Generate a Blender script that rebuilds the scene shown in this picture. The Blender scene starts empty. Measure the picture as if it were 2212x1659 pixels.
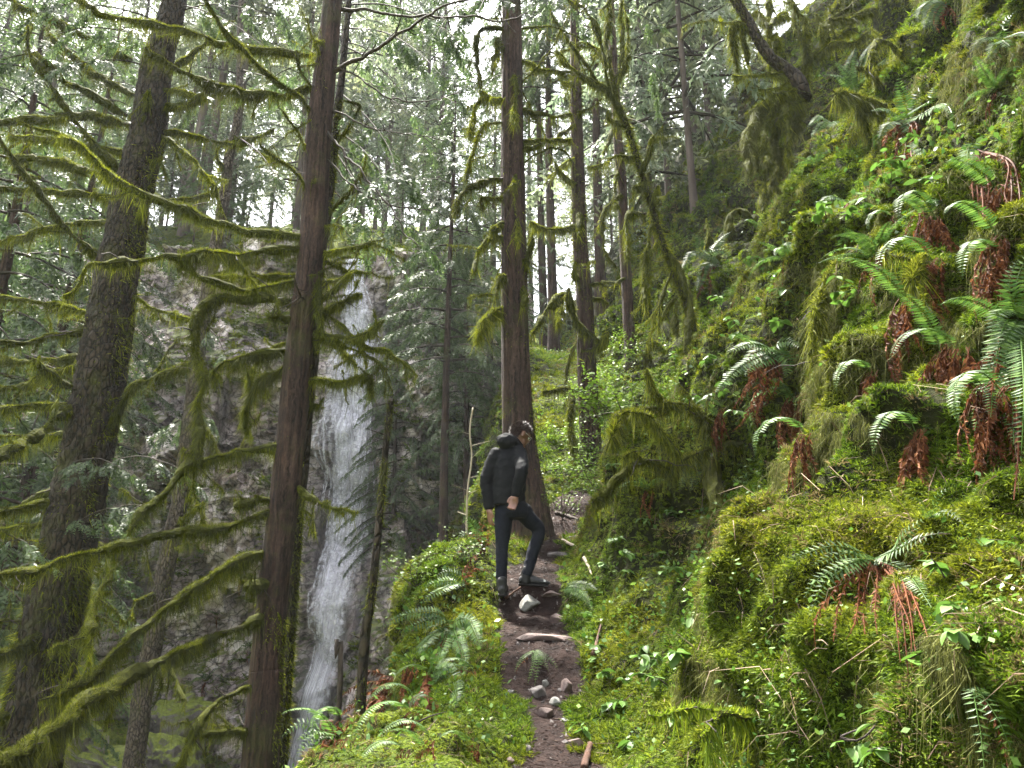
import bpy, math, random
import numpy as np
from mathutils import Vector, Matrix, Euler
from mathutils.bvhtree import BVHTree

SC = bpy.context.scene
COL = SC.collection
# ---------------------------------------------------------------- camera
PITCH = math.radians(17.0)
CAMZ = 1.6
FPX = 1662.0            # focal length in pixels of a 2212 px wide picture
cam_data = bpy.data.cameras.new("camera")
cam_data.sensor_fit = 'HORIZONTAL'
cam_data.sensor_width = 34.6
cam_data.lens = 26.0
cam_data.clip_start = 0.05
cam_data.clip_end = 2000.0
cam = bpy.data.objects.new("camera", cam_data)
cam.location = (0, 0, CAMZ)
cam.rotation_euler = (math.pi / 2 + PITCH, 0, 0)
COL.objects.link(cam)
SC.camera = cam
# ---------------------------------------------------------------- sky and sun
SUN_EL, SUN_AZ = math.radians(66.0), math.radians(-30.0)     # azimuth from +Y towards +X
world = bpy.data.worlds.new("World")
SC.world = world
world.use_nodes = True
wn, wl = world.node_tree.nodes, world.node_tree.links
wn.clear()
sky = wn.new('ShaderNodeTexSky')
sky.sky_type = 'NISHITA'
sky.sun_disc = False
sky.sun_elevation = SUN_EL
sky.sun_rotation = SUN_AZ
sky.air_density = 1.0
sky.dust_density = 4.0
sky.ozone_density = 1.0
hsv = wn.new('ShaderNodeHueSaturation')
hsv.inputs['Saturation'].default_value = 0.22
bg = wn.new('ShaderNodeBackground')
bg.inputs['Strength'].default_value = 0.115
wo = wn.new('ShaderNodeOutputWorld')
wl.new(sky.outputs[0], hsv.inputs['Color'])
wl.new(hsv.outputs[0], bg.inputs[0])
wl.new(bg.outputs[0], wo.inputs[0])
sun_d = bpy.data.lights.new("sun", 'SUN')
sun_d.energy = 5.0
sun_d.angle = math.radians(4)
sun_d.color = (1.0, 0.95, 0.86)
sun = bpy.data.objects.new("sun", sun_d)
to_sun = Vector((math.sin(SUN_AZ) * math.cos(SUN_EL), math.cos(SUN_AZ) * math.cos(SUN_EL), math.sin(SUN_EL)))
sun.rotation_euler = (-to_sun).to_track_quat('-Z', 'Y').to_euler()
sun.location = (0, 0, 60)
COL.objects.link(sun)
SC.view_settings.view_transform = 'Standard'
SC.view_settings.look = 'None'
SC.view_settings.gamma = 1.0
SC.view_settings.use_curve_mapping = False
SC.view_settings.exposure = 2.95
SC.render.engine = 'CYCLES'
SC.cycles.use_denoising = True
SC.cycles.use_adaptive_sampling = True
SC.cycles.adaptive_threshold = 0.025
SC.cycles.max_bounces = 6
SC.cycles.diffuse_bounces = 3
SC.cycles.glossy_bounces = 2
SC.cycles.transmission_bounces = 3
SC.cycles.transparent_max_bounces = 16
SC.cycles.volume_bounces = 0
SC.cycles.caustics_reflective = False
SC.cycles.caustics_refractive = False

# ---------------------------------------------------------------- helpers
rng = np.random.default_rng(11)
R = random.Random(5)
cP, sP = math.cos(PITCH), math.sin(PITCH)

def ray(px, py):
    r = (px - 1106.0) / FPX
    u = (829.5 - py) / FPX
    return Vector((r, cP - u * sP, sP + u * cP))

def P(px, py, Y):
    """point on the ray through picture point (px, py) that stands Y metres in front of the camera"""
    d = ray(px, py)
    return Vector((0, 0, CAMZ)) + d * (Y / d.y)

def mpp(px, py, Y):
    """metres for one picture pixel there"""
    return (Y / ray(px, py).y) / FPX

def _hash(ix, iy, iz, seed):
    h = (ix.astype(np.int64) * 374761393 + iy.astype(np.int64) * 668265263 + iz.astype(np.int64) * 2147483647 + seed * 1274126177) & 0x7fffffff
    h = ((h ^ (h >> 13)) * 1274126177) & 0x7fffffff
    h = ((h ^ (h >> 16)) * 668265263) & 0x7fffffff
    h = h ^ (h >> 15)
    return (h & 0xffffff) / float(0xffffff)

def vnoise(p, seed=0):
    p = np.asarray(p, float)
    i = np.floor(p).astype(np.int64)
    f = p - i
    f = f * f * f * (f * (f * 6 - 15) + 10)
    out = 0
    for dx in (0, 1):
        wx = f[:, 0] if dx else 1 - f[:, 0]
        for dy in (0, 1):
            wy = f[:, 1] if dy else 1 - f[:, 1]
            for dz in (0, 1):
                wz = f[:, 2] if dz else 1 - f[:, 2]
                out = out + _hash(i[:, 0] + dx, i[:, 1] + dy, i[:, 2] + dz, seed) * wx * wy * wz
    return out * 2 - 1

def fbm(p, octv=4, seed=0, gain=0.5):
    p = np.asarray(p, float)
    a, s, out = 1.0, 1.0, 0.0
    for o in range(octv):
        out = out + a * vnoise(p * s + o * 17.3, seed + o)
        s *= 2.03
        a *= gain
    return out

def facets(x, y, scale, seed, tilt=0.9):
    """angular rock facets: each cell is its own tilted plane"""
    X, Yv = x / scale, y / scale
    ix, iy = np.floor(X), np.floor(Yv)
    best = np.full(X.shape, 1e9)
    val = np.zeros(X.shape)
    z0 = np.zeros(X.shape)
    for dx in (-1, 0, 1):
        for dy in (-1, 0, 1):
            cx, cy = ix + dx, iy + dy
            jx = cx + _hash(cx, cy, z0, seed)
            jy = cy + _hash(cx, cy, z0, seed + 1)
            d = (X - jx) ** 2 + (Yv - jy) ** 2
            v = (_hash(cx, cy, z0, seed + 2) - .5) + tilt * ((_hash(cx, cy, z0, seed + 3) - .5) * (X - jx) + (_hash(cx, cy, z0, seed + 4) - .5) * (Yv - jy)) * 2
            m = d < best
            best = np.where(m, d, best)
            val = np.where(m, v, val)
    return val

def mesh_np(name, V, F, mat=None, smooth=False):
    """V (n,3); F: list of integer arrays, each (m,k)"""
    me = bpy.data.meshes.new(name)
    V = np.ascontiguousarray(V, dtype=np.float32)
    if not isinstance(F, (list, tuple)):
        F = [F]
    F = [np.asarray(f, dtype=np.int32) for f in F if len(f)]
    me.vertices.add(len(V))
    me.vertices.foreach_set('co', V.ravel())
    nl = sum(f.size for f in F)
    npoly = sum(len(f) for f in F)
    me.loops.add(nl)
    me.polygons.add(npoly)
    me.loops.foreach_set('vertex_index', np.concatenate([f.ravel() for f in F]))
    starts, c = [], 0
    for f in F:
        starts.append(c + np.arange(len(f)) * f.shape[1])
        c += f.size
    me.polygons.foreach_set('loop_start', np.concatenate(starts).astype(np.int32))
    me.polygons.foreach_set('use_smooth', np.full(npoly, bool(smooth)))
    me.update(calc_edges=True)
    if mat is not None:
        me.materials.append(mat)
    return me

class MB:
    """collects pieces of one mesh"""
    def __init__(s):
        s.V, s.F, s.n = [], {}, 0
    def add(s, V, *Fs):
        V = np.asarray(V, float).reshape(-1, 3)
        for F in Fs:
            F = np.asarray(F, dtype=np.int64)
            if F.size:
                s.F.setdefault(F.shape[1], []).append(F + s.n)
        s.V.append(V)
        s.n += len(V)
    def mesh(s, name, mat, smooth=False):
        return mesh_np(name, np.concatenate(s.V), [np.concatenate(f) for f in s.F.values()], mat, smooth)

def link(name, me, parent=None, loc=None, rot=None, scale=None):
    o = bpy.data.objects.new(name, me)
    COL.objects.link(o)
    if parent is not None:
        o.parent = parent
    if loc is not None:
        o.location = loc
    if rot is not None:
        o.rotation_euler = rot
    if scale is not None:
        o.scale = (scale,) * 3 if not hasattr(scale, '__len__') else scale
    return o

def tag(o, label=None, cat=None, group=None, kind=None):
    if label: o['label'] = label
    if cat: o['category'] = cat
    if group: o['group'] = group
    if kind: o['kind'] = kind
    return o

def thing(name, loc, label, cat, group=None):
    o = bpy.data.objects.new(name, None)
    o.empty_display_size = 0.2
    COL.objects.link(o)
    o.location = loc
    return tag(o, label, cat, group)

def frames(C):
    """tangents and two side vectors along a polyline"""
    C = np.asarray(C, float)
    T = np.gradient(C, axis=0)
    T /= np.linalg.norm(T, axis=1)[:, None] + 1e-9
    ref = np.array([0., 0, 1.])
    A = np.zeros_like(C)
    a = np.cross(T[0], ref)
    if np.linalg.norm(a) < .2:
        a = np.cross(T[0], [1., 0, 0])
    a /= np.linalg.norm(a)
    for i in range(len(C)):
        a = a - T[i] * (a @ T[i])
        a /= np.linalg.norm(a) + 1e-9
        A[i] = a
    B = np.cross(T, A)
    return T, A, B

def tube(C, rad, n=8, cap=True, wob=None):
    C = np.asarray(C, float)
    m = len(C)
    rad = np.broadcast_to(np.asarray(rad, float), (m,))
    T, A, B = frames(C)
    th = np.linspace(0, 2 * np.pi, n, endpoint=False)
    rr = rad[:, None] * np.ones((1, n))
    if wob is not None:
        rr = rr * wob(m, th)
    V = C[:, None, :] + rr[..., None] * (np.cos(th)[None, :, None] * A[:, None, :] + np.sin(th)[None, :, None] * B[:, None, :])
    V = V.reshape(-1, 3)
    i = np.arange(m - 1)[:, None] * n
    j = np.arange(n)[None, :]
    k = (j + 1) % n
    Q = np.stack([i + j, i + k, i + n + k, i + n + j], -1).reshape(-1, 4)
    if not cap:
        return V, Q, np.zeros((0, 3), int)
    V = np.concatenate([V, C[:1], C[-1:]])
    a, b = m * n, m * n + 1
    jj = np.arange(n)
    kk = (jj + 1) % n
    T1 = np.stack([np.full(n, a), kk, jj], -1)
    T2 = np.stack([np.full(n, b), (m - 1) * n + jj, (m - 1) * n + kk], -1)
    return V, Q, np.concatenate([T1, T2])

def spline(pts, step):
    """Catmull-Rom through pts (n,k), resampled about every step metres (first three columns are xyz)"""
    p = np.asarray(pts, float)
    if len(p) == 2:
        p = np.array([p[0], (p[0] + p[1]) / 2, p[1]])
    q = np.vstack([2 * p[0] - p[1], p, 2 * p[-1] - p[-2]])
    out = []
    for i in range(1, len(q) - 2):
        L = np.linalg.norm(q[i + 1, :3] - q[i, :3])
        n = max(2, int(L / step))
        t = np.linspace(0, 1, n, endpoint=False)[:, None]
        a, b, c, d = q[i - 1], q[i], q[i + 1], q[i + 2]
        out.append(.5 * ((2 * b) + (-a + c) * t + (2 * a - 5 * b + 4 * c - d) * t ** 2 + (-a + 3 * b - 3 * c + d) * t ** 3))
    out.append(p[-1:])
    return np.concatenate(out)

def nrm(v):
    return v / (np.linalg.norm(v, axis=-1, keepdims=True) + 1e-9)

def tri_blades(base, d, L, W):
    """one tapering triangle per blade"""
    N = len(base)
    side = nrm(np.cross(d, rng.normal(size=(N, 3))))
    V = np.stack([base - side * W[:, None] / 2, base + side * W[:, None] / 2, base + d * L[:, None]], 1).reshape(-1, 3)
    return V, np.arange(3 * N).reshape(-1, 3)

def strands(base, d0, d1, L, W):
    """two-segment strand that starts along d0 and ends along d1"""
    N = len(base)
    side = nrm(np.cross(d1 + .01, rng.normal(size=(N, 3))))
    mid = base + d0 * (L * .45)[:, None]
    tip = mid + d1 * (L * .55)[:, None]
    w = W[:, None] / 2
    V = np.stack([base - side * w, base + side * w, mid + side * w * .8, mid - side * w * .8, tip], 1).reshape(-1, 3)
    k = np.arange(N)[:, None] * 5
    return V, k + np.array([0, 1, 2, 3]), k + np.array([3, 2, 4])

# ---------------------------------------------------------------- materials
def new_mat(name):
    m = bpy.data.materials.new(name)
    m.use_nodes = True
    n, l = m.node_tree.nodes, m.node_tree.links
    n.clear()
    out = n.new('ShaderNodeOutputMaterial')
    return m, n, l, out

def ramp(n, stops):
    r = n.new('ShaderNodeValToRGB')
    e = r.color_ramp.elements
    while len(e) > 1:
        e.remove(e[0])
    e[0].position = stops[0][0]
    e[0].color = (*stops[0][1], 1)
    for p, c in stops[1:]:
        k = e.new(p)
        k.color = (*c, 1)
    return r

def noise(n, l, scale, detail=4, rough=.6, coord=None, stretch=None, obj=False):
    t = n.new('ShaderNodeTexNoise')
    t.inputs['Scale'].default_value = scale
    t.inputs['Detail'].default_value = detail
    t.inputs['Roughness'].default_value = rough
    if coord is None:
        if obj:
            c = n.new('ShaderNodeTexCoord').outputs['Object']
        else:
            c = n.new('ShaderNodeNewGeometry').outputs['Position']
    else:
        c = coord
    if stretch:
        mp = n.new('ShaderNodeMapping')
        mp.inputs['Scale'].default_value = stretch
        l.new(c, mp.inputs['Vector'])
        c = mp.outputs[0]
    l.new(c, t.inputs['Vector'])
    return t

def mixc(n, l, fac, a, b, mode='MIX'):
    m = n.new('ShaderNodeMix')
    m.data_type = 'RGBA'
    m.blend_type = mode
    for sock, v in ((m.inputs[0], fac), (m.inputs[6], a), (m.inputs[7], b)):
        if hasattr(v, 'links') or hasattr(v, 'is_linked'):
            l.new(v, sock)
        elif isinstance(v, (int, float)):
            sock.default_value = v
        else:
            sock.default_value = (*v, 1)
    return m.outputs[2]

def leaf_mat(name, stops, trans=.35, rough=.5, spec=.3, patch=None, patch_scale=1.2, tcol=None):
    """foliage: one random tone per leaf, larger patches of another tone, light shining through"""
    m, n, l, out = new_mat(name)
    g = n.new('ShaderNodeNewGeometry')
    r = ramp(n, stops)
    l.new(g.outputs['Random Per Island'], r.inputs[0])
    col = r.outputs[0]
    if patch:
        nz = noise(n, l, patch_scale, 3)
        rr = ramp(n, [(.42, (0, 0, 0)), (.62, (1, 1, 1))])
        l.new(nz.outputs[0], rr.inputs[0])
        r2 = ramp(n, patch)
        l.new(g.outputs['Random Per Island'], r2.inputs[0])
        col = mixc(n, l, rr.outputs[0], col, r2.outputs[0])
    # every plant and tuft has its own tone
    oi = n.new('ShaderNodeObjectInfo')
    mr = n.new('ShaderNodeMapRange'); mr.inputs['To Min'].default_value = .62; mr.inputs['To Max'].default_value = 1.28
    l.new(oi.outputs['Random'], mr.inputs['Value'])
    hs_ = n.new('ShaderNodeHueSaturation')
    l.new(mr.outputs[0], hs_.inputs['Value']); l.new(col, hs_.inputs['Color'])
    col = hs_.outputs[0]
    b = n.new('ShaderNodeBsdfPrincipled')
    b.inputs['Roughness'].default_value = rough
    b.inputs['Specular IOR Level'].default_value = spec
    l.new(col, b.inputs['Base Color'])
    if trans > 0:
        t = n.new('ShaderNodeBsdfTranslucent')
        l.new(col, t.inputs['Color'])
        mx = n.new('ShaderNodeMixShader')
        mx.inputs[0].default_value = trans
        l.new(b.outputs[0], mx.inputs[1])
        l.new(t.outputs[0], mx.inputs[2])
        l.new(mx.outputs[0], out.inputs[0])
    else:
        l.new(b.outputs[0], out.inputs[0])
    return m

def solid_mat(name, stops, scale=6, stretch=None, rough=.8, bump=.3, bscale=None, spec=.3, obj=False, detail=6, moss=None, moss_lo=.45, moss_hi=.8, mscale=2.0, bdist=.02):
    """stone, bark, soil: a noise ramp with fine relief and, where asked, moss on what faces up"""
    m, n, l, out = new_mat(name)
    nz = noise(n, l, scale, detail, .65, stretch=stretch, obj=obj)
    r = ramp(n, stops)
    l.new(nz.outputs[0], r.inputs[0])
    col = r.outputs[0]
    b = n.new('ShaderNodeBsdfPrincipled')
    b.inputs['Roughness'].default_value = rough
    b.inputs['Specular IOR Level'].default_value = spec
    if moss:
        g = n.new('ShaderNodeNewGeometry')
        sx = n.new('ShaderNodeSeparateXYZ')
        l.new(g.outputs['Normal'], sx.inputs[0])
        nm = noise(n, l, mscale, 5)
        ad = n.new('ShaderNodeMath'); ad.operation = 'MULTIPLY_ADD'
        l.new(nm.outputs[0], ad.inputs[0]); ad.inputs[1].default_value = 1.1
        l.new(sx.outputs[2], ad.inputs[2])
        rr = ramp(n, [(moss_lo, (0, 0, 0)), (moss_hi, (1, 1, 1))])
        sc = n.new('ShaderNodeMath'); sc.operation = 'MULTIPLY'; sc.inputs[1].default_value = .6
        l.new(ad.outputs[0], sc.inputs[0])
        l.new(sc.outputs[0], rr.inputs[0])
        n2 = noise(n, l, 14, 4)
        r2 = ramp(n, moss)
        l.new(n2.outputs[0], r2.inputs[0])
        col = mixc(n, l, rr.outputs[0], col, r2.outputs[0])
    l.new(col, b.inputs['Base Color'])
    nb = noise(n, l, bscale or scale * 3, 6, .7, stretch=stretch, obj=obj)
    bp = n.new('ShaderNodeBump')
    bp.inputs['Strength'].default_value = bump
    bp.inputs['Distance'].default_value = bdist
    l.new(nb.outputs[0], bp.inputs['Height'])
    l.new(bp.outputs[0], b.inputs['Normal'])
    l.new(b.outputs[0], out.inputs[0])
    return m

M = {}
M['moss_branch'] = leaf_mat('branch_moss', [(0, (.028, .036, .005)), (.5, (.095, .115, .009)), (1, (.26, .275, .02))], .42, .7, .12,
                            patch=[(0, (.022, .028, .005)), (1, (.12, .135, .015))], patch_scale=1.5)
M['moss_pale'] = leaf_mat('hanging_moss', [(0, (0.0420, 0.0490, 0.0126)), (1, (0.1190, 0.1260, 0.0315))], .38, .75, .12)
M['moss_sleeve'] = solid_mat('moss_sleeve', [(.3, (0.0165, 0.0193, 0.0044)), (.7, (0.0660, 0.0715, 0.0099))], 22, rough=.9, bump=.8, spec=.1)
M['moss_hill'] = leaf_mat('hill_moss', [(0, (.020, .042, .004)), (.5, (.058, .105, .007)), (1, (.14, .20, .011))], .36, .7, .12,
                          patch=[(0, (.036, .050, .006)), (.5, (.105, .125, .008)), (1, (.21, .22, .013))], patch_scale=1.1)
M['moss_feather'] = leaf_mat('feather_moss', [(0, (.05, .085, .006)), (.5, (.12, .17, .010)), (1, (.24, .27, .016))], .4, .7, .12,
                             patch=[(0, (.032, .06, .006)), (1, (.10, .15, .010))], patch_scale=1.3)
M['moss_brown'] = leaf_mat('dry_moss', [(0, (0.0525, 0.0375, 0.0150)), (.6, (0.1200, 0.0900, 0.0338)), (1, (0.2025, 0.1650, 0.0675))], .3, .8, .1)
M['soil_moss'] = solid_mat('hillside_soil', [(.3, (.006, .006, .003)), (.5, (.014, .016, .004)), (.7, (.03, .034, .007))], 9, rough=.95, bump=1.0, bscale=45, spec=.1, bdist=.03)
M['dirt'] = solid_mat('path_dirt', [(.3, (.006, .0032, .0026)), (.5, (.016, .0092, .0075)), (.7, (.034, .021, .017))], 9, rough=.9, bump=1.0, bscale=36, spec=.12)
def bark_mat(name, dark, mid, light, scale, stretch, fiber=0., cell=True, bdist=.02):
    """scaly plates parted by cracks, or long fibres"""
    m, n, l, out = new_mat(name)
    c = n.new('ShaderNodeNewGeometry').outputs['Position']
    wob = noise(n, l, 9, 3)
    vm = n.new('ShaderNodeVectorMath'); vm.operation = 'MULTIPLY_ADD'
    l.new(wob.outputs['Color'], vm.inputs[0]); vm.inputs[1].default_value = (.06, .06, .10); l.new(c, vm.inputs[2])
    mp = n.new('ShaderNodeMapping'); mp.inputs['Scale'].default_value = stretch
    l.new(vm.outputs[0], mp.inputs['Vector'])
    if cell:
        v = n.new('ShaderNodeTexVoronoi'); v.feature = 'DISTANCE_TO_EDGE'; v.inputs['Scale'].default_value = scale
        l.new(mp.outputs[0], v.inputs['Vector'])
        h = v.outputs['Distance']
        rr = ramp(n, [(.0, (0, 0, 0)), (.16, (.75, .75, .75)), (.45, (1, 1, 1))])
    else:
        v = n.new('ShaderNodeTexNoise'); v.inputs['Scale'].default_value = scale; v.inputs['Detail'].default_value = 5; v.inputs['Roughness'].default_value = .65
        l.new(mp.outputs[0], v.inputs['Vector'])
        h = v.outputs[0]
        rr = ramp(n, [(.36, (0, 0, 0)), (.52, (.7, .7, .7)), (.66, (1, 1, 1))])
    l.new(h, rr.inputs[0])
    big = noise(n, l, 3.5, 5, .65)
    r1 = ramp(n, [(.3, mid), (.7, light)])
    l.new(big.outputs[0], r1.inputs[0])
    col = mixc(n, l, rr.outputs[0], dark, r1.outputs[0])
    fine = noise(n, l, 60, 4, .7, stretch=(1, 1, .25))
    r2 = ramp(n, [(.3, (.55, .55, .55)), (.7, (1.25, 1.25, 1.25))])
    l.new(fine.outputs[0], r2.inputs[0])
    col = mixc(n, l, 1.0, col, r2.outputs[0], 'MULTIPLY')
    # thin film of moss and lichen
    ms = noise(n, l, 2.2, 5, .7)
    r3 = ramp(n, [(.52, (0, 0, 0)), (.72, (.65, .65, .65))])
    l.new(ms.outputs[0], r3.inputs[0])
    col = mixc(n, l, r3.outputs[0], col, (.055, .06, .015))
    b = n.new('ShaderNodeBsdfPrincipled')
    b.inputs['Roughness'].default_value = .85
    b.inputs['Specular IOR Level'].default_value = .25
    l.new(col, b.inputs['Base Color'])
    bp = n.new('ShaderNodeBump'); bp.inputs['Strength'].default_value = 1.0; bp.inputs['Distance'].default_value = bdist
    l.new(rr.outputs[0], bp.inputs['Height'])
    l.new(bp.outputs[0], b.inputs['Normal'])
    l.new(b.outputs[0], out.inputs[0])
    return m
M['bark_big'] = bark_mat('scaly_bark', (.006, .0045, .003), (.024, .017, .011), (.06, .044, .03), 17, (1, 1, .42))
M['bark_cedar'] = bark_mat('cedar_bark', (.009, .005, .004), (.036, .019, .014), (.10, .06, .047), 34, (1, 1, .045), cell=False, bdist=.015)
M['bark_grey'] = bark_mat('grey_bark', (.02, .015, .012), (.075, .058, .048), (.17, .135, .115), 20, (1, 1, .45))
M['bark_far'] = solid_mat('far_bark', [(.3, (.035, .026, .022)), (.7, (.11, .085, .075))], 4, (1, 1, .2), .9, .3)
M['wood'] = solid_mat('branch_wood', [(.3, (0.0120, 0.0084, 0.0060)), (.7, (0.0480, 0.0360, 0.0270))], 20, rough=.85, bump=.6)
M['deadwood'] = solid_mat('dead_wood', [(.3, (.02, .010, .006)), (.6, (.065, .030, .017)), (.8, (.14, .075, .042))], 12, (1, 1, .15), .85, .8)
M['palewood'] = solid_mat('pale_wood', [(.3, (.20, .16, .11)), (.7, (.42, .36, .28))], 14, (1, 1, .3), .8, .4)
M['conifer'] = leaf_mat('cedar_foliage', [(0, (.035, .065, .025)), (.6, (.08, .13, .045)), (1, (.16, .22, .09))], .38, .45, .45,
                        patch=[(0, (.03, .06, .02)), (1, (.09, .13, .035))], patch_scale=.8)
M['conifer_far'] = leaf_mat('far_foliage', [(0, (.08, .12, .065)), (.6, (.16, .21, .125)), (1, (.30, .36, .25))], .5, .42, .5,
                            patch=[(0, (.10, .13, .06)), (1, (.24, .25, .12))], patch_scale=.25)  # paler than the nearby foliage: distant haze and brightness are put into the colour
M['fern'] = leaf_mat('fern_green', [(0, (.025, .06, .013)), (.6, (.055, .11, .018)), (1, (.10, .17, .03))], .32, .5, .25)
M['fern_dead'] = leaf_mat('fern_brown', [(0, (.035, .012, .005)), (.6, (.10, .034, .013)), (1, (.22, .095, .04))], .3, .7, .12)
M['salal'] = leaf_mat('salal_leaf', [(0, (.035, .085, .014)), (.6, (.075, .15, .022)), (1, (.15, .24, .04))], .34, .48, .28)
M['young'] = leaf_mat('young_leaf', [(0, (.06, .12, .012)), (1, (.15, .23, .025))], .42, .5, .25)
M['rock'] = solid_mat('path_rock', [(.3, (.03, .025, .023)), (.5, (.09, .078, .073)), (.75, (.22, .20, .19))], 7, rough=.7, bump=.7)
M['rock_moss'] = solid_mat('mossy_rock', [(.3, (.05, .042, .04)), (.55, (.16, .14, .135)), (.75, (.34, .31, .30))], 5, rough=.75, bump=.7,
                           moss=[(.3, (.05, .07, .01)), (.7, (.16, .19, .02))], moss_lo=.42, moss_hi=.62)
# ================================================================ the setting
_py = np.array([-4., 0, 4.4, 6.6, 7.6, 9, 10.5, 12, 14, 18, 24, 30, 60])
_pz = np.array([-.8, 0, .90, 1.62, 2.0, 2.62, 3.25, 4.3, 5.7, 7.8, 10.2, 12.5, 22.])
_px = np.array([.05, .12, .22, .18, .12, .55, .95, 1.1, 1.1, 1.2, 1.2, 1.3, 1.4])
def zpath(y): return np.interp(y, _py, _pz)
def xpath(y): return np.interp(y, _py, _px)
def _smooth(f, y, k=.7):
    return sum(f(y + o) for o in (-k, -k / 2, 0, k / 2, k)) / 5

us = np.concatenate([np.arange(-9, -2.2, .2), np.arange(-2.2, 7.0, .055), np.arange(7.0, 26, .25)])
ys = np.concatenate([np.arange(-4, 1.0, .2), np.arange(1.0, 12, .055), np.arange(12, 40, .16)])
HALF = .20
def profile(u):
    """sideways and upward run of the slope at distance u from the middle of the path"""
    uu = np.linspace(0, 26, 1041)
    ang = np.interp(uu, [0, HALF, HALF + .15, HALF + .9, 3, 9, 13, 26], np.radians([0, 0, 35, 54, 57, 57, 50, 40]))
    X = np.concatenate([[0], np.cumsum(np.cos(ang[:-1]) * np.diff(uu))])
    Z = np.concatenate([[0], np.cumsum(np.sin(ang[:-1]) * np.diff(uu))])
    ul = np.linspace(0, 24, 961)
    al = np.interp(ul, [0, HALF, HALF + .12, .60, .85, 1.05, 1.3, 7, 9, 24], np.radians([0, 0, -28, -12, 8, 48, 80, 78, 50, 20]))
    XL = np.concatenate([[0], np.cumsum(np.cos(al[:-1]) * np.diff(ul))])
    ZL = np.concatenate([[0], np.cumsum(np.sin(al[:-1]) * np.diff(ul))])
    x = np.where(u >= 0, np.interp(u, uu, X), -np.interp(-u, ul, XL))
    z = np.where(u >= 0, np.interp(u, uu, Z), -np.interp(-u, ul, ZL))
    return x, z
UU, YY = np.meshgrid(us, ys, indexing='ij')
uf, yf = UU.ravel(), YY.ravel()
lf = np.interp(yf, [3.8, 5.2, 7.4], [.92, .95, 1.0])
prx, prz = profile(np.where(uf < -HALF, -HALF + (uf + HALF) * lf, uf))
bx = _smooth(xpath, yf) + prx
bz = _smooth(zpath, yf) + prz
base = np.stack([bx, yf, bz], -1)
def grid_normals(V, nu, ny):
    G = V.reshape(nu, ny, 3)
    du = np.gradient(G, axis=0)
    dy = np.gradient(G, axis=1)
    return nrm(np.cross(du, dy)).reshape(-1, 3)
N0 = grid_normals(base, len(us), len(ys))
off = np.abs(uf) - HALF
wgt = np.clip(off / 1.3, 0, 1)
wp = np.clip(1 - off / .2, 0, 1)
lump = fbm(base * np.array([.55, .55, .8]), 3, 3)
ledge = vnoise(base * np.array([.8, .6, 1.35]) + 5, 9)
ledge = np.sign(ledge) * np.abs(ledge) ** .85
cush = np.abs(vnoise(base * 1.9 + 3, 21))
small = fbm(base * 4.2, 3, 31)
disp = wgt * (.36 * lump + .09 * ledge + .27 * (.35 - cush)) + (.25 + .75 * wgt) * .085 * small
disp += np.clip(-uf - HALF, 0, .5) * .12 * vnoise(base * 2.5, 71)
# rough stone steps worn into the path
step = np.zeros_like(disp)
for sy, h, w in ((5.55, .13, .10), (6.95, .20, .10), (8.35, .12, .1), (8.95, .14, .1), (9.6, .13, .1), (3.6, .08, .15), (4.6, .06, .1)):
    jag = .10 * vnoise(np.stack([uf * 3, yf * 0, yf * 0], -1) + sy, 5)
    step += h * (1 / (1 + np.exp(-np.clip((yf + jag - sy) / (w * .25), -40, 40))) - .5) * np.exp(-((yf - sy) / .7) ** 2)
disp = disp + wp * 0
HV = base + N0 * disp[:, None]
HV[:, 2] += step * np.clip(1 - off / .35, 0, 1) + wp * .02 * fbm(base * 9, 3, 55)
HV += (np.clip(off, 0, .3) / .3)[:, None] * .03 * np.stack([vnoise(base * 6 + 9, 41), vnoise(base * 6 + 19, 42), vnoise(base * 6 + 29, 43)], -1)
nu, ny = len(us), len(ys)
ii, jj = np.meshgrid(np.arange(nu - 1), np.arange(ny - 1), indexing='ij')
Q = np.stack([ii * ny + jj, (ii + 1) * ny + jj, (ii + 1) * ny + jj + 1, ii * ny + jj + 1], -1).reshape(-1, 4)
edge_j = HALF + .11 * vnoise(np.stack([YY[0] * 2.2, YY[0] * 0, YY[0] * 0], -1), 3)
qu = (us[:-1] + us[1:])[:, None] / 2 + 0 * ys[None, :-1]
inpath = ((np.abs(qu) < edge_j[None, :-1]) & (ys[None, :-1] < 10.4)).reshape(-1)
def sub_mesh(name, V, F, mat):
    used = np.unique(F)
    mp = np.full(len(V), -1); mp[used] = np.arange(len(used))
    return mesh_np(name, V[used], mp[F], mat, True)
hill = tag(link('hillside', sub_mesh('hillside', HV, Q[~inpath], M['soil_moss'])), 'steep moss covered hillside beside the trail', kind='structure')
path_o = tag(link('path', sub_mesh('path', HV, Q[inpath], M['dirt'])), 'worn brown dirt trail climbing past the hiker', kind='structure')
HBVH = BVHTree.FromPolygons([Vector(v) for v in HV.tolist()], Q.tolist())

def hit(px, py):
    """where the picture ray meets the hillside or trail"""
    loc, nn, idx, dist = HBVH.ray_cast(Vector((0, 0, CAMZ)), ray(px, py).normalized())
    return (loc, nn) if loc is not None else (None, None)
def hit_near(px, py, far=11.5):
    """the same, stepping right (or down) until the near slope is met"""
    for k in range(40):
        loc, nn = hit(px + k * 8, py + (k * 2 if px > 1100 else 0))
        if loc is not None and loc.y < far:
            return loc, nn
    return hit(1180, 1500)
def drop(x, y, z=30):
    loc, nn, idx, dist = HBVH.ray_cast(Vector((x, y, z)), Vector((0, 0, -1)))
    return loc

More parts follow.
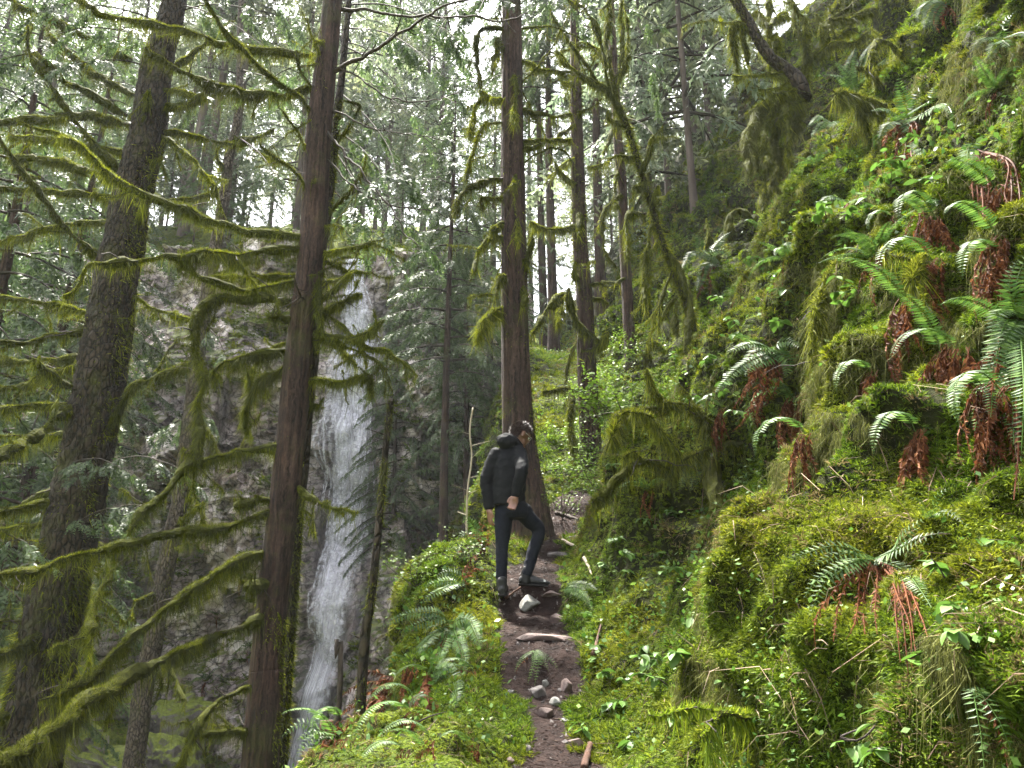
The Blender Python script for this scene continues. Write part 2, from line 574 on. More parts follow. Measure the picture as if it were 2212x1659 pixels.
# ---- the ravine and the wooded ground that runs on to the far ridge
def ground_z(x, y):
    ravine = -2.4 + (y - 15) * .28 - 2.4 * np.exp(-((x + 5.8) / 2.4) ** 2)
    ravine = np.maximum(ravine, -5.2 + 0 * y)
    ravine = np.where(y > 22.8, -4.5 + 0 * y, ravine)
    back = 15.5 + (y - 27) * .55
    w = 1 / (1 + np.exp(-np.clip((y - 28.2) * 2.2, -50, 50)))
    left = ravine * (1 - w) + back * w
    right = _smooth(zpath, np.minimum(y, 58)) - 3.0 + np.maximum(y - 30, 0) * .22
    right = np.where(y < 8, -3.2 + 0 * y, right)
    k = 1 / (1 + np.exp(-np.clip((x + 2.0 - np.clip(y - 24, 0, 40) * .0) * 1.6, -50, 50)))
    k = np.where(y < 22, np.clip((x + 1) / 3, 0, 1), k)
    z = left * (1 - k) + right * k
    far = np.clip((y - 75) / 40, 0, 1)
    return z * (1 - far) + far * 44
gx = np.concatenate([np.arange(-168, -36, 12.), np.arange(-36, 36, .45), np.arange(36, 170, 12.)])
gy = np.concatenate([np.arange(-60, 8, 4.), np.arange(8, 40, .4), np.arange(40, 120, 2.5), np.arange(120, 260, 15.)])
GX, GY = np.meshgrid(gx, gy, indexing='ij')
gxf, gyf = GX.ravel(), GY.ravel()
gzf = ground_z(gxf, gyf) + .5 * fbm(np.stack([gxf * .35, gyf * .35, 0 * gxf], -1), 4, 8) + .35 * np.abs(vnoise(np.stack([gxf, gyf, 0 * gxf], -1), 12))
ny2 = len(gy)
ii, jj = np.meshgrid(np.arange(len(gx) - 1), np.arange(ny2 - 1), indexing='ij')
GQ = np.stack([ii * ny2 + jj, (ii + 1) * ny2 + jj, (ii + 1) * ny2 + jj + 1, ii * ny2 + jj + 1], -1).reshape(-1, 4)
GV = np.stack([gxf, gyf, gzf], -1)
M['ground'] = solid_mat('forest_floor', [(.3, (.02, .018, .010)), (.5, (.06, .055, .02)), (.7, (.12, .12, .03))], 3, rough=.95, bump=1.0, bscale=12, spec=.1,
                        moss=[(.3, (.04, .06, .01)), (.7, (.15, .18, .02))], moss_lo=.45, moss_hi=.8, mscale=.9, bdist=.1)
ground = tag(link('ground', mesh_np('ground', GV, GQ, M['ground'], True)), 'wooded ravine floor and far slopes', kind='structure')
GBVH = BVHTree.FromPolygons([Vector(v) for v in GV.tolist()], GQ.tolist())
def gdrop(x, y):
    loc, nn, idx, dist = GBVH.ray_cast(Vector((x, y, 200)), Vector((0, 0, -1)))
    z = loc.z
    h = drop(x, y, 60)
    return max(z, h.z) if h is not None else z

# ---- the rock wall behind the waterfall
FALL = [(748, 470, 26), (752, 560, 40), (760, 650, 62), (766, 720, 78), (757, 800, 92), (750, 900, 100), (746, 1000, 96), (735, 1100, 98), (719, 1200, 84), (706, 1300, 78), (690, 1400, 70), (670, 1500, 66), (646, 1600, 66), (628, 1680, 66)]
def cliff_y0(h): return 22.6 + .24 * (h + 2)
fall_pts = []
for px, py, w in FALL:
    Yc = 25.
    for _ in range(12):
        Yc = cliff_y0(P(px, py, Yc).z)
    p = P(px, py, Yc)
    fall_pts.append((p.x, p.y, p.z, w * mpp(px, py, Yc)))
fall_pts = np.array(fall_pts)
def fall_x(h): return np.interp(h, fall_pts[::-1, 2], fall_pts[::-1, 0])
def fall_w(h): return np.interp(h, fall_pts[::-1, 2], fall_pts[::-1, 3])
cx = np.arange(-30, 1.0, .10)
ch = np.arange(-5, 19.5, .10)
CX, CH = np.meshgrid(cx, ch, indexing='ij')
xf, hf = CX.ravel(), CH.ravel()
def cliff_off(xf, hf):
    a, b = xf * .82 + hf * .45, hf * .9 - xf * .38       # tilted joints
    o = 1.5 * facets(a, b * .75, 3.2, 4) + .75 * facets(a, b * .7, 1.25, 14) + .30 * facets(a, b * .6, .5, 24, 1.2)
    o = o + .10 * vnoise(np.stack([a * 3, b * 9, 0 * a], -1), 2)
    o += .9 * vnoise(np.stack([xf * .22, hf * .22, 0 * xf], -1), 6)
    d = (xf - fall_x(hf)) / (fall_w(hf) * .5 + .6)
    chute = np.exp(-d ** 2)
    o = o * (1 - .55 * chute) + 1.1 * chute
    # ledges in the chute
    o += chute * .25 * np.sin(hf * 1.7 + 1.3 * np.sin(hf * .6))
    right = np.clip((xf + 3.4) / 3.2, 0, 1)
    o += right ** 1.5 * 5.0
    top = np.clip(hf - 15.5 - 1.2 * vnoise(np.stack([xf * .5, 0 * xf, 0 * xf], -1), 3), 0, 9)
    return o + top * 1.6
CYv = cliff_y0(hf) + cliff_off(xf, hf)
CV = np.stack([xf, CYv, hf], -1)
nc = len(ch)
ii, jj = np.meshgrid(np.arange(len(cx) - 1), np.arange(nc - 1), indexing='ij')
CQ = np.stack([ii * nc + jj, (ii + 1) * nc + jj, (ii + 1) * nc + jj + 1, ii * nc + jj + 1], -1).reshape(-1, 4)
def cliff_mat():
    m, n, l, out = new_mat('wet_rock')
    nz = noise(n, l, 1.4, 9, .68)
    r = ramp(n, [(.34, (.05, .037, .036)), (.42, (.22, .17, .16)), (.50, (.48, .40, .385)), (.62, (.80, .73, .71))])
    l.new(nz.outputs[0], r.inputs[0])
    n2 = noise(n, l, .55, 5, .6, stretch=(1.4, 1, .35))
    r2 = ramp(n, [(.50, (1, 1, 1)), (.66, (.16, .15, .17))])
    l.new(n2.outputs[0], r2.inputs[0])
    col = mixc(n, l, 1.0, r.outputs[0], r2.outputs[0], 'MULTIPLY')
    # dark cracks along the joints
    mpc = n.new('ShaderNodeMapping'); mpc.inputs['Rotation'].default_value = (0, .5, .2); mpc.inputs['Scale'].default_value = (1, 1, 1.7)
    gp = n.new('ShaderNodeNewGeometry'); wob = noise(n, l, 1.6, 4)
    vw = n.new('ShaderNodeVectorMath'); vw.operation = 'MULTIPLY_ADD'; vw.inputs[1].default_value = (.5, .5, .5)
    l.new(wob.outputs['Color'], vw.inputs[0]); l.new(gp.outputs['Position'], vw.inputs[2]); l.new(vw.outputs[0], mpc.inputs['Vector'])
    for vs, wdt in ((1.1, .05), (2.7, .07)):
        vo = n.new('ShaderNodeTexVoronoi'); vo.feature = 'DISTANCE_TO_EDGE'; vo.inputs['Scale'].default_value = vs
        l.new(mpc.outputs[0], vo.inputs['Vector'])
        rc = ramp(n, [(0, (.10, .09, .09)), (wdt, (1, 1, 1))])
        l.new(vo.outputs['Distance'], rc.inputs[0])
        col = mixc(n, l, .9, col, rc.outputs[0], 'MULTIPLY')
    # reddish stain
    n4 = noise(n, l, .8, 4)
    r4 = ramp(n, [(.55, (0, 0, 0)), (.7, (.5, .5, .5))])
    l.new(n4.outputs[0], r4.inputs[0])
    col = mixc(n, l, r4.outputs[0], col, (.26, .15, .11))
    # moss where the rock faces up and in seeps
    g = n.new('ShaderNodeNewGeometry')
    sx = n.new('ShaderNodeSeparateXYZ')
    l.new(g.outputs['Normal'], sx.inputs[0])
    n3 = noise(n, l, .9, 6, .65)
    ad = n.new('ShaderNodeMath'); ad.operation = 'MULTIPLY_ADD'
    l.new(sx.outputs[2], ad.inputs[0]); ad.inputs[1].default_value = .35
    l.new(n3.outputs[0], ad.inputs[2])
    r3 = ramp(n, [(.66, (0, 0, 0)), (.78, (1, 1, 1))])
    l.new(ad.outputs[0], r3.inputs[0])
    n5 = noise(n, l, 6, 4)
    r5 = ramp(n, [(.3, (.03, .045, .01)), (.7, (.14, .16, .02))])
    l.new(n5.outputs[0], r5.inputs[0])
    col = mixc(n, l, r3.outputs[0], col, r5.outputs[0])
    b = n.new('ShaderNodeBsdfPrincipled')
    l.new(col, b.inputs['Base Color'])
    wet = n.new('ShaderNodeAttribute'); wet.attribute_name = 'wet'
    col = mixc(n, l, wet.outputs['Fac'], col, (.035, .034, .038))
    l.new(col, b.inputs['Base Color'])
    rr = ramp(n, [(.45, (.7, .7, .7)), (.66, (.22, .22, .22))])
    l.new(n2.outputs[0], rr.inputs[0])
    l.new(rr.outputs[0], b.inputs['Roughness'])
    nb = noise(n, l, 5, 9, .7)
    bp = n.new('ShaderNodeBump'); bp.inputs['Strength'].default_value = .8; bp.inputs['Distance'].default_value = .12
    l.new(nb.outputs[0], bp.inputs['Height'])
    l.new(bp.outputs[0], b.inputs['Normal'])
    l.new(b.outputs[0], out.inputs[0])
    return m
M['cliff'] = cliff_mat()
cliff = tag(link('cliff', mesh_np('cliff', CV, CQ, M['cliff'], False)), 'wet fractured grey rock wall behind the waterfall', kind='structure')
wetv = np.exp(-(np.abs(xf - fall_x(hf) - .25) / (fall_w(hf) * .5 + .75)) ** 3) * np.clip(.75 + .6 * fbm(np.stack([xf * 1.3, hf * .5, 0 * xf], -1), 3, 66), 0, 1) * .85
wa = cliff.data.attributes.new('wet', 'FLOAT', 'POINT'); wa.data.foreach_set('value', wetv.astype(np.float32))
CBVH = BVHTree.FromPolygons([Vector(v) for v in CV.tolist()], CQ.tolist())

# ---- the waterfall: a thin veil and many separate falling rivulets
def water_mat(name, a0, a1, lo, hi, scale, stretch):
    m, n, l, out = new_mat(name)
    uv = n.new('ShaderNodeUVMap'); uv.uv_map = 'UVMap'
    nz = noise(n, l, scale, 6, .7, coord=uv.outputs[0], stretch=stretch)
    r = ramp(n, [(lo, (a0,) * 3), (hi, (a1,) * 3)])
    l.new(nz.outputs[0], r.inputs[0])
    ed = n.new('ShaderNodeAttribute'); ed.attribute_name = 'edge'
    mul = n.new('ShaderNodeMath'); mul.operation = 'MULTIPLY'
    l.new(r.outputs[0], mul.inputs[0]); l.new(ed.outputs['Fac'], mul.inputs[1])
    b = n.new('ShaderNodeBsdfDiffuse'); b.inputs[0].default_value = (.92, .92, .98, 1)
    t = n.new('ShaderNodeBsdfTransparent')
    tl = n.new('ShaderNodeBsdfTranslucent'); tl.inputs[0].default_value = (.92, .92, .98, 1)
    m1 = n.new('ShaderNodeMixShader'); m1.inputs[0].default_value = .5
    l.new(b.outputs[0], m1.inputs[1]); l.new(tl.outputs[0], m1.inputs[2])
    mx = n.new('ShaderNodeMixShader')
    l.new(mul.outputs[0], mx.inputs[0])
    l.new(t.outputs[0], mx.inputs[1])
    l.new(m1.outputs[0], mx.inputs[2])
    l.new(mx.outputs[0], out.inputs[0])
    return m
M['veil'] = water_mat('water_veil', .03, .95, .40, .64, 1.7, (4, .8, 1))
M['rivulet'] = water_mat('water_rivulet', .05, .8, .38, .66, 5.0, (1.2, 1, 1))
def add_edge(me, e):
    a = me.attributes.new('edge', 'FLOAT', 'POINT'); a.data.foreach_set('value', np.asarray(e, np.float32))
def add_uv(me, UV):
    lay = me.uv_layers.new(name='UVMap')
    vi = np.zeros(len(me.loops), np.int32)
    me.loops.foreach_get('vertex_index', vi)
    lay.data.foreach_set('uv', UV[vi].astype(np.float32).ravel())
hs = np.arange(fall_pts[0, 2], fall_pts[-1, 2], -.10)
def fall_surface(s, h):
    """s across from -1 to 1; the water lies a little in front of the rock"""
    x = fall_x(h) + s * fall_w(h) * .5
    return x, cliff_y0(h) + cliff_off(x, h)
wf = thing('waterfall', (fall_pts[-1, 0], fall_pts[-1, 1], fall_pts[-1, 2]), None, None)
tag(wf, 'tall white waterfall running down the dark rock face', kind='structure')
wloc = np.array(wf.location)
for layer, (sp, lift) in enumerate(((1.0, .16), (.8, .34))):
    sv = np.linspace(-1, 1, 26)
    S, H = np.meshgrid(sv, hs, indexing='ij')
    s_, h_ = S.ravel() * sp + .12 * vnoise(np.stack([H.ravel() * .8, 0 * H.ravel(), 0 * H.ravel() + layer * 9], -1), 4), H.ravel()
    x, y = fall_surface(s_, h_)
    y2 = y - lift - .15 * np.abs(vnoise(np.stack([x * 3, h_ * .6, 0 * x], -1), 7 + layer))
    V = np.stack([x, y2, h_], -1) - wloc
    k = len(hs)
    a, b_ = np.meshgrid(np.arange(len(sv) - 1), np.arange(k - 1), indexing='ij')
    F = np.stack([a * k + b_, (a + 1) * k + b_, (a + 1) * k + b_ + 1, a * k + b_ + 1], -1).reshape(-1, 4)
    me = mesh_np('veil', V, F, M['veil'], True)
    add_uv(me, np.stack([S.ravel() + layer * 3, H.ravel() * .5 + layer], -1))
    add_edge(me, np.clip(1.25 - np.abs(S.ravel()) ** 2 * 1.25, 0, 1))
    link('veil', me, wf)
mb = MB(); UVs = []; EDG = []
for i in range(110):
    s0 = np.clip(rng.normal(0, .45), -1.05, 1.05)
    h0 = hs[0] - rng.uniform(0, .75) ** 1.3 * (hs[0] - hs[-1])
    L = rng.uniform(2.0, 7)
    hh = np.arange(h0, max(h0 - L, hs[-1]), -.12)
    if len(hh) < 4: continue
    t = np.linspace(0, 1, len(hh))
    s = s0 + .22 * vnoise(np.stack([hh * .7, 0 * hh + i, 0 * hh], -1), 9) + .15 * t * np.sign(s0)
    x, y = fall_surface(s, hh)
    for q in range(3):
        y[1:] = np.minimum(y[1:], y[:-1] + .04)
    w = rng.uniform(.05, .20) * np.sin(np.pi * np.clip(t * .9 + .08, 0, 1)) ** .6 * (1 + .5 * vnoise(np.stack([hh * 3, 0 * hh + i, 0 * hh], -1), 5))
    yy = y - rng.uniform(.22, .48)
    V = np.stack([np.stack([x - w, yy, hh], -1), np.stack([x, yy - w * .6, hh], -1), np.stack([x + w, yy, hh], -1)], 1).reshape(-1, 3) - wloc
    r = np.arange(len(hh) - 1)[:, None] * 3
    mb.add(V, np.concatenate([r + np.array([0, 1, 4, 3]), r + np.array([1, 2, 5, 4])]))
    EDG.append(np.tile([0., 1., 0.], len(hh)))
    UVs.append(np.stack([np.tile([0, .1, .2], len(hh)) + i * .37, np.repeat(hh, 3) * 1.2], -1))
me = mb.mesh('rivulets', M['rivulet'], True)
add_uv(me, np.concatenate(UVs))
add_edge(me, np.concatenate(EDG))
tag(link('rivulets', me, wf), kind='stuff')
# ================================================================ the moss-hung trees near the trail
def scat_sleeve(C, rad, dens, lo=.012, hi=.035, hang=.09, wid=.006, long_frac=.05, long_len=.25, top_short=True):
    """moss blades on a branch with centre line C and sleeve radius rad"""
    C = np.asarray(C, float)
    seg = np.linalg.norm(np.diff(C, axis=0), axis=1)
    cum = np.concatenate([[0], np.cumsum(seg)])
    N = int(cum[-1] * dens)
    if N < 3: N = 3
    s = rng.uniform(0, cum[-1], N)
    # moss grows in thicker and thinner stretches
    off = rng.uniform(0, 99)
    thick = .65 + .75 * vnoise(np.stack([s * 4 + off, 0 * s, 0 * s], -1), 3)
    ctr = np.stack([np.interp(s, cum, C[:, k]) for k in range(3)], -1)
    r = np.interp(s, cum, np.broadcast_to(rad, (len(C),)))
    T, A, B = frames(C)
    t = nrm(np.stack([np.interp(s, cum, T[:, k]) for k in range(3)], -1))
    d = rng.normal(size=(N, 3))
    d = nrm(d - t * (d * t).sum(1)[:, None])
    under = d[:, 2] < .15
    under = np.where(np.abs(t[:, 2]) > .8, rng.uniform(size=N) < .5, under)
    L = np.where(under, rng.gamma(2.0, hang * .5, N), rng.uniform(lo, hi, N)) * np.clip(thick, .25, 1.4)
    lng = under & (rng.uniform(size=N) < long_frac)
    L = np.where(lng, rng.uniform(.4, 1.3, N) * long_len, L)
    bd = nrm(d * np.where(under, .35, 1.0)[:, None] + np.array([0, 0, -1.]) * np.where(under, 1.0, .1)[:, None] + .24 * rng.normal(size=(N, 3)) * np.where(lng, .3, 1.0)[:, None] + .15 * t * rng.normal(size=N)[:, None])
    W = wid * rng.uniform(.6, 1.5, N)
    return ctr + d * (r * .8)[:, None], bd, L, W

def branch_mesh(pts, wood_r, moss_r, dens=2600, name='branch', twigs=3, hang=.09, mat='wood', moss_mat='moss_branch', wid=.006, long_len=.25, hi=.035):
    """pts (n,3) world points; returns wood mesh, moss mesh (or None)"""
    C = spline(pts, .05)
    m = len(C)
    tt = np.linspace(0, 1, m)
    C = C + (.024 + .45 * wood_r) * np.stack([fbm(C * 5 + 3, 2, 1), fbm(C * 5 + 13, 2, 2), fbm(C * 5 + 23, 2, 4)], -1) * np.minimum(tt * 5, 1)[:, None]
    wr = wood_r * (1 - .62 * tt) * (1 + .5 * np.exp(-tt * 14))
    mb = MB()
    mb.add(*tube(C, wr, 7))
    tips = []
    for _ in range(twigs):
        k = int(rng.uniform(.15, .98) * (m - 1))
        T = frames(C)[0][k]
        d = nrm(T * rng.uniform(.2, .9) + rng.normal(size=3) * .6)
        L = rng.uniform(.12, .45)
        q = C[k] + np.linspace(0, 1, 6)[:, None] * L * d + np.array([0, 0, -.12 * L]) * (np.linspace(0, 1, 6) ** 2)[:, None] + .015 * rng.normal(size=(6, 3)) * np.linspace(0, 1, 6)[:, None]
        mb.add(*tube(q, np.linspace(.35 * wood_r + .002, .0015, 6), 4))
        tips.append(q)
    wood = mb.mesh('branch', M[mat], True)
    moss = None
    if moss_r > 0:
        ms = MB()
        th_n = .70 + .85 * vnoise(np.stack([tt * m * .05 * 4 + rng.uniform(0, 99), 0 * tt, 0 * tt], -1), 6)
        mr = (wr * .9 + (moss_r - wood_r * .8) * np.clip(th_n, .15, 1.4)) * np.minimum(1, .45 + tt * 6) * np.minimum(1, (1 - tt) * 8 + .25)
        Cs = C + np.array([0, 0, -.25]) * (mr[:, None] - wr[:, None] * .5)
        ph = rng.uniform(0, 9)
        V, Qd, Tr = tube(Cs, mr, 9)
        V = V + .22 * moss_r * np.stack([vnoise(V * 30 + ph, 1), vnoise(V * 30 + 7 + ph, 2), vnoise(V * 30 + 17 + ph, 3)], -1)
        sleeve = mesh_np('moss', V, [Qd, Tr], M['moss_sleeve'], True)
        b, d, L, W = scat_sleeve(Cs, mr, dens, hang=hang, wid=wid, long_len=long_len, hi=hi)
        V2, F2 = tri_blades(b, d, L, W)
        ms.add(V, Qd, Tr)
        ms.add(V2, F2)
        for q in tips:
            if rng.uniform() < .6:
                b, d, L, W = scat_sleeve(q, .004, dens * .3, hang=hang * .6, wid=wid)
                ms.add(*tri_blades(b, d, L, W))
        nslv = len(Qd) + len(Tr)
        Vall = np.concatenate(ms.V)
        moss = mesh_np('moss', Vall, [np.concatenate([f for f in ms.F[4]]), np.concatenate(ms.F[3])], M[moss_mat], False)
        moss.materials.append(M['moss_sleeve'])
        mi = np.zeros(len(moss.polygons), np.int32)
        mi[:len(Qd) + len(Tr)] = 1
        moss.polygons.foreach_set('material_index', mi)
        bpy.data.meshes.remove(sleeve)
    return wood, moss

def px_line(pl, Y0, Y1=None):
    """picture polyline -> world points; depth runs from Y0 to Y1"""
    Y1 = Y0 if Y1 is None else Y1
    p = np.array(pl, float)
    s = np.concatenate([[0], np.cumsum(np.hypot(*np.diff(p[:, :2], axis=0).T))])
    s /= s[-1]
    return np.array([P(x, y, Y0 + (Y1 - Y0) * t)[:] for (x, y), t in zip(p[:, :2], s)])

def add_branch(tree, pl, w, Y0, Y1=None, moss=1.0, wood=.35, **kw):
    """w: full mossy width in picture pixels at the start"""
    pts = px_line(pl, Y0, Y1)
    mid = pl[len(pl) // 2]
    r = w * mpp(mid[0], mid[1], Y0) / 2
    wr = max(.006, r * wood) if moss else r
    wm, mm = branch_mesh(pts, wr, r * moss, **kw)
    o = tree['_inv'] if '_inv' in tree else None
    loc = Vector(pts[0])
    wm.transform(Matrix.Translation(-loc))
    b = link('branch', wm, tree, loc - tree.location)
    if mm:
        mm.transform(Matrix.Translation(-loc))
        tag(link('moss', mm, b), kind='stuff')
    return b

def trunk_points(tr, Y, ground_to=None, up_to=None):
    """(px, py, width px) list, top first -> world points with radius"""
    out = []
    for px, py, w in tr:
        p = P(px, py, Y)
        out.append((p.x, p.y, p.z, w * mpp(px, py, Y) / 2))
    out = np.array(out)
    out = out[np.argsort(out[:, 2])]
    if up_to:
        a, b = out[-3], out[-1]
        d = (b - a) / (b[2] - a[2])
        k = up_to - b[2]
        top = b + d * k * .5
        top[2] = up_to
        top[3] = b[3] * .45
        out = np.vstack([out, top])
    if ground_to is not None:
        a, b = out[0], out[2]
        d = (a - b) / (a[2] - b[2])
        k = ground_to - a[2]
        bot = a + np.array([d[0], d[1], 1, 0]) * k
        bot[2] = ground_to
        bot[3] = a[3] * 1.25
        out = np.vstack([bot, out])
    return out

def trunk_mesh(pts, mat, n=40, ridge=.05, scale=(16, 16, 2.2), flare=.6, seed=0, step=.07, plates=0.):
    C4 = spline(pts, step)
    C, rad = C4[:, :3], np.maximum(C4[:, 3], .01)
    h = C[:, 2] - C[0, 2]
    rad = rad * (1 + flare * np.exp(-h / .45))
    V, Qd, Tr = tube(C, rad, n)
    nb = len(C) * n
    ctr = np.repeat(C, n, axis=0)
    out = nrm(V[:nb] - ctr)
    q = V[:nb] * np.array(scale)
    k = fbm(q, 3, seed + 3, .6)
    rg = 1 - 2 * np.abs(vnoise(q * np.array([1, 1, .6]) + 4, seed + 8))
    d = ridge * (.6 * k + .4 * rg)
    if plates:
        a = np.tile(np.arange(n) / n, len(C)) * 2 * np.pi * np.repeat(rad, n)
        d = d + plates * facets(a, V[:nb, 2] * .6, .055, seed + 30, .6)
    lobes = .5 + .5 * np.cos(np.tile(np.arange(n) / n * 2 * np.pi, len(C)) * 5 + seed)
    d = d + .35 * flare * np.repeat(np.exp(-h / .35), n) * (lobes - .5)
    V[:nb] += out * (d * np.repeat(rad, n))[:, None]
    return mesh_np('trunk', V, [Qd, Tr], M[mat], True), C, rad

def trunk_moss(C, rad, dens, zlo, zhi, az=None, spread=1.2, hang=.05, patchy=.0, wid=.006, mat='moss_branch'):
    """moss hugging a trunk: tufts over a side of it"""
    L = np.linalg.norm(np.diff(C, axis=0), axis=1)
    cum = np.concatenate([[0], np.cumsum(L)])
    ok = (C[:, 2] >= zlo) & (C[:, 2] <= zhi)
    if ok.sum() < 3: return None
    s0, s1 = cum[ok][0], cum[ok][-1]
    N = int((s1 - s0) * dens * 6.3 * rad[ok].mean() * (1 if az is None else spread / 3))
    s = rng.uniform(s0, s1, N)
    c = np.stack([np.interp(s, cum, C[:, k]) for k in range(3)], -1)
    r = np.interp(s, cum, rad)
    a = rng.uniform(0, 2 * np.pi, N) if az is None else az + rng.normal(0, spread / 2, N)
    d = np.stack([np.cos(a), np.sin(a), 0 * a], -1)
    base = c + d * r[:, None] * 1.0
    if patchy:
        keep = fbm(base * np.array([5, 5, 2.2]), 3, 77) > patchy * rng.uniform(.6, 1.2, N) - .25
        base, d = base[keep], d[keep]
    N = len(base)
    bd = nrm(d * rng.uniform(.4, 1.4, N)[:, None] + np.array([0, 0, -1]) * rng.uniform(.2, 1.6, N)[:, None] + .4 * rng.normal(size=(N, 3)))
    V, F = tri_blades(base, bd, rng.gamma(2.2, hang / 2.2, N), wid * rng.uniform(.7, 1.8, N))
    return mesh_np('moss', V, F, M[mat], False)

def near_tree(name, label, tr, Y, mat, ground=None, up=None, group=None, cat='tree', **kw):
    base_p = trunk_points(tr, Y, None, up)
    if ground is None:
        b0 = base_p[0]
        ground = gdrop(b0[0], b0[1]) - .25
    pts = trunk_points(tr, Y, ground if ground < base_p[0, 2] - .02 else None, up)
    loc = Vector(pts[0, :3])
    t = thing(name, loc, label, cat, group)
    me, C, rad = trunk_mesh(pts, mat, **kw)
    me.transform(Matrix.Translation(-loc))
    link('trunk', me, t, (0, 0, 0))
    return t, C, rad

def put_moss(t, me):
    if me is None: return
    me.transform(Matrix.Translation(-t.location))
    tag(link('moss', me, t), kind='stuff')

# ---- big scaly tree at the left
T1, C1, R1 = near_tree('mossy_conifer', 'thickest trunk at the far left, scaly brown bark with many mossy limbs',
    [(378, 0, 46), (356, 83, 54), (336, 167, 63), (317, 300, 72), (283, 433, 76), (268, 533, 82), (253, 586, 84), (240, 686, 92), (217, 820, 98), (192, 953, 100), (167, 1086, 106), (114, 1340, 116), (75, 1560, 126)],
    10.2, 'bark_big', up=15, n=72, ridge=.07, plates=.10, scale=(12, 12, 4), flare=.5, step=.05)
put_moss(T1, trunk_moss(C1, R1, 2600, -4, 2.6, hang=.09, patchy=.15, wid=.008))
put_moss(T1, trunk_moss(C1, R1, 1800, 2.6, 8.5, az=-.35, spread=.8, hang=.06, patchy=.1, wid=.007))
put_moss(T1, trunk_moss(C1, R1, 900, 2.6, 9.5, hang=.035, patchy=.75, wid=.006))
for pl, w, dY in [
    ([(275, 250), (200, 205), (130, 160), (75, 112)], 15, -.6),
    ([(290, 205), (200, 155), (150, 115), (105, 70)], 10, .5),
    ([(285, 130), (190, 80), (110, 40), (30, 10)], 13, -.3),
    ([(270, 385), (215, 320), (150, 245), (85, 150), (65, 110), (62, 55)], 15, -.8),
    ([(280, 270), (200, 250), (100, 255), (0, 262), (-40, 268)], 14, .4),
    ([(265, 328), (190, 315), (100, 300), (30, 300), (18, 288)], 15, -.2),
    ([(250, 385), (200, 372), (140, 350), (70, 340), (22, 335)], 14, .6),
    ([(255, 430), (170, 415), (80, 410), (0, 408), (-40, 407)], 13, -.5),
    ([(230, 560), (160, 510), (110, 450), (60, 380), (20, 330), (-5, 295)], 15, -1.4),
    ([(255, 478), (150, 483), (80, 500), (0, 525), (-30, 538)], 12, .8),
    ([(210, 682), (120, 660), (50, 645), (-20, 640)], 12, -.4),
    ([(205, 706), (110, 725), (40, 738), (-20, 744)], 15, -.9),
    ([(195, 770), (100, 778), (30, 778), (-20, 780)], 15, .2),
    ([(185, 843), (130, 820), (95, 797), (68, 775)], 12, -.9),
    ([(180, 790), (120, 802), (60, 828), (-20, 840)], 14, .6),
    ([(175, 872), (80, 875), (0, 885), (-20, 888)], 14, -.2),
    ([(180, 893), (140, 885), (95, 925), (45, 962), (-20, 990)], 20, -1.8),
    ([(160, 930), (95, 945), (40, 958), (-20, 975)], 12, .9),
    ([(150, 1040), (75, 1078), (-10, 1112)], 12, .5),
    ([(150, 1076), (60, 1092), (-20, 1112)], 13, -.7),
    ([(145, 1122), (60, 1132), (-20, 1146)], 12, .3),
    ([(115, 1332), (50, 1340), (-20, 1346)], 22, -.5),
    ([(120, 1360), (50, 1390), (-20, 1410)], 14, -1.2),
    ([(100, 1520), (30, 1540), (-20, 1550)], 16, -.4),
    ([(345, 285), (410, 290), (470, 305), (502, 312)], 10, .3),
    ([(345, 290), (410, 335), (440, 370), (470, 420), (482, 458)], 10, -.5),
    ([(345, 228), (390, 225), (420, 215), (442, 198)], 9, -.4),
    ([(232, 930), (262, 880), (283, 840), (320, 820), (367, 800), (413, 786)], 13, -.8),
    ([(283, 252), (303, 245), (315, 222), (320, 198)], 13, -.5),
    ([(262, 640), (300, 648), (333, 666), (413, 688)], 11, -.2),
    ([(285, 470), (305, 455), (318, 440)], 14, -.5),
    ([(300, 340), (330, 345), (348, 338)], 9, -.4),
    ([(320, 180), (360, 150), (420, 110), (470, 80)], 9, .4),
    ([(310, 200), (360, 190), (400, 200), (450, 215)], 9, -.3),
]:
    add_branch(T1, pl, w * 1.12, 10.2, 10.2 + dY * 1.1, dens=5600, hang=.055, wid=.0055, long_len=.24, twigs=6)

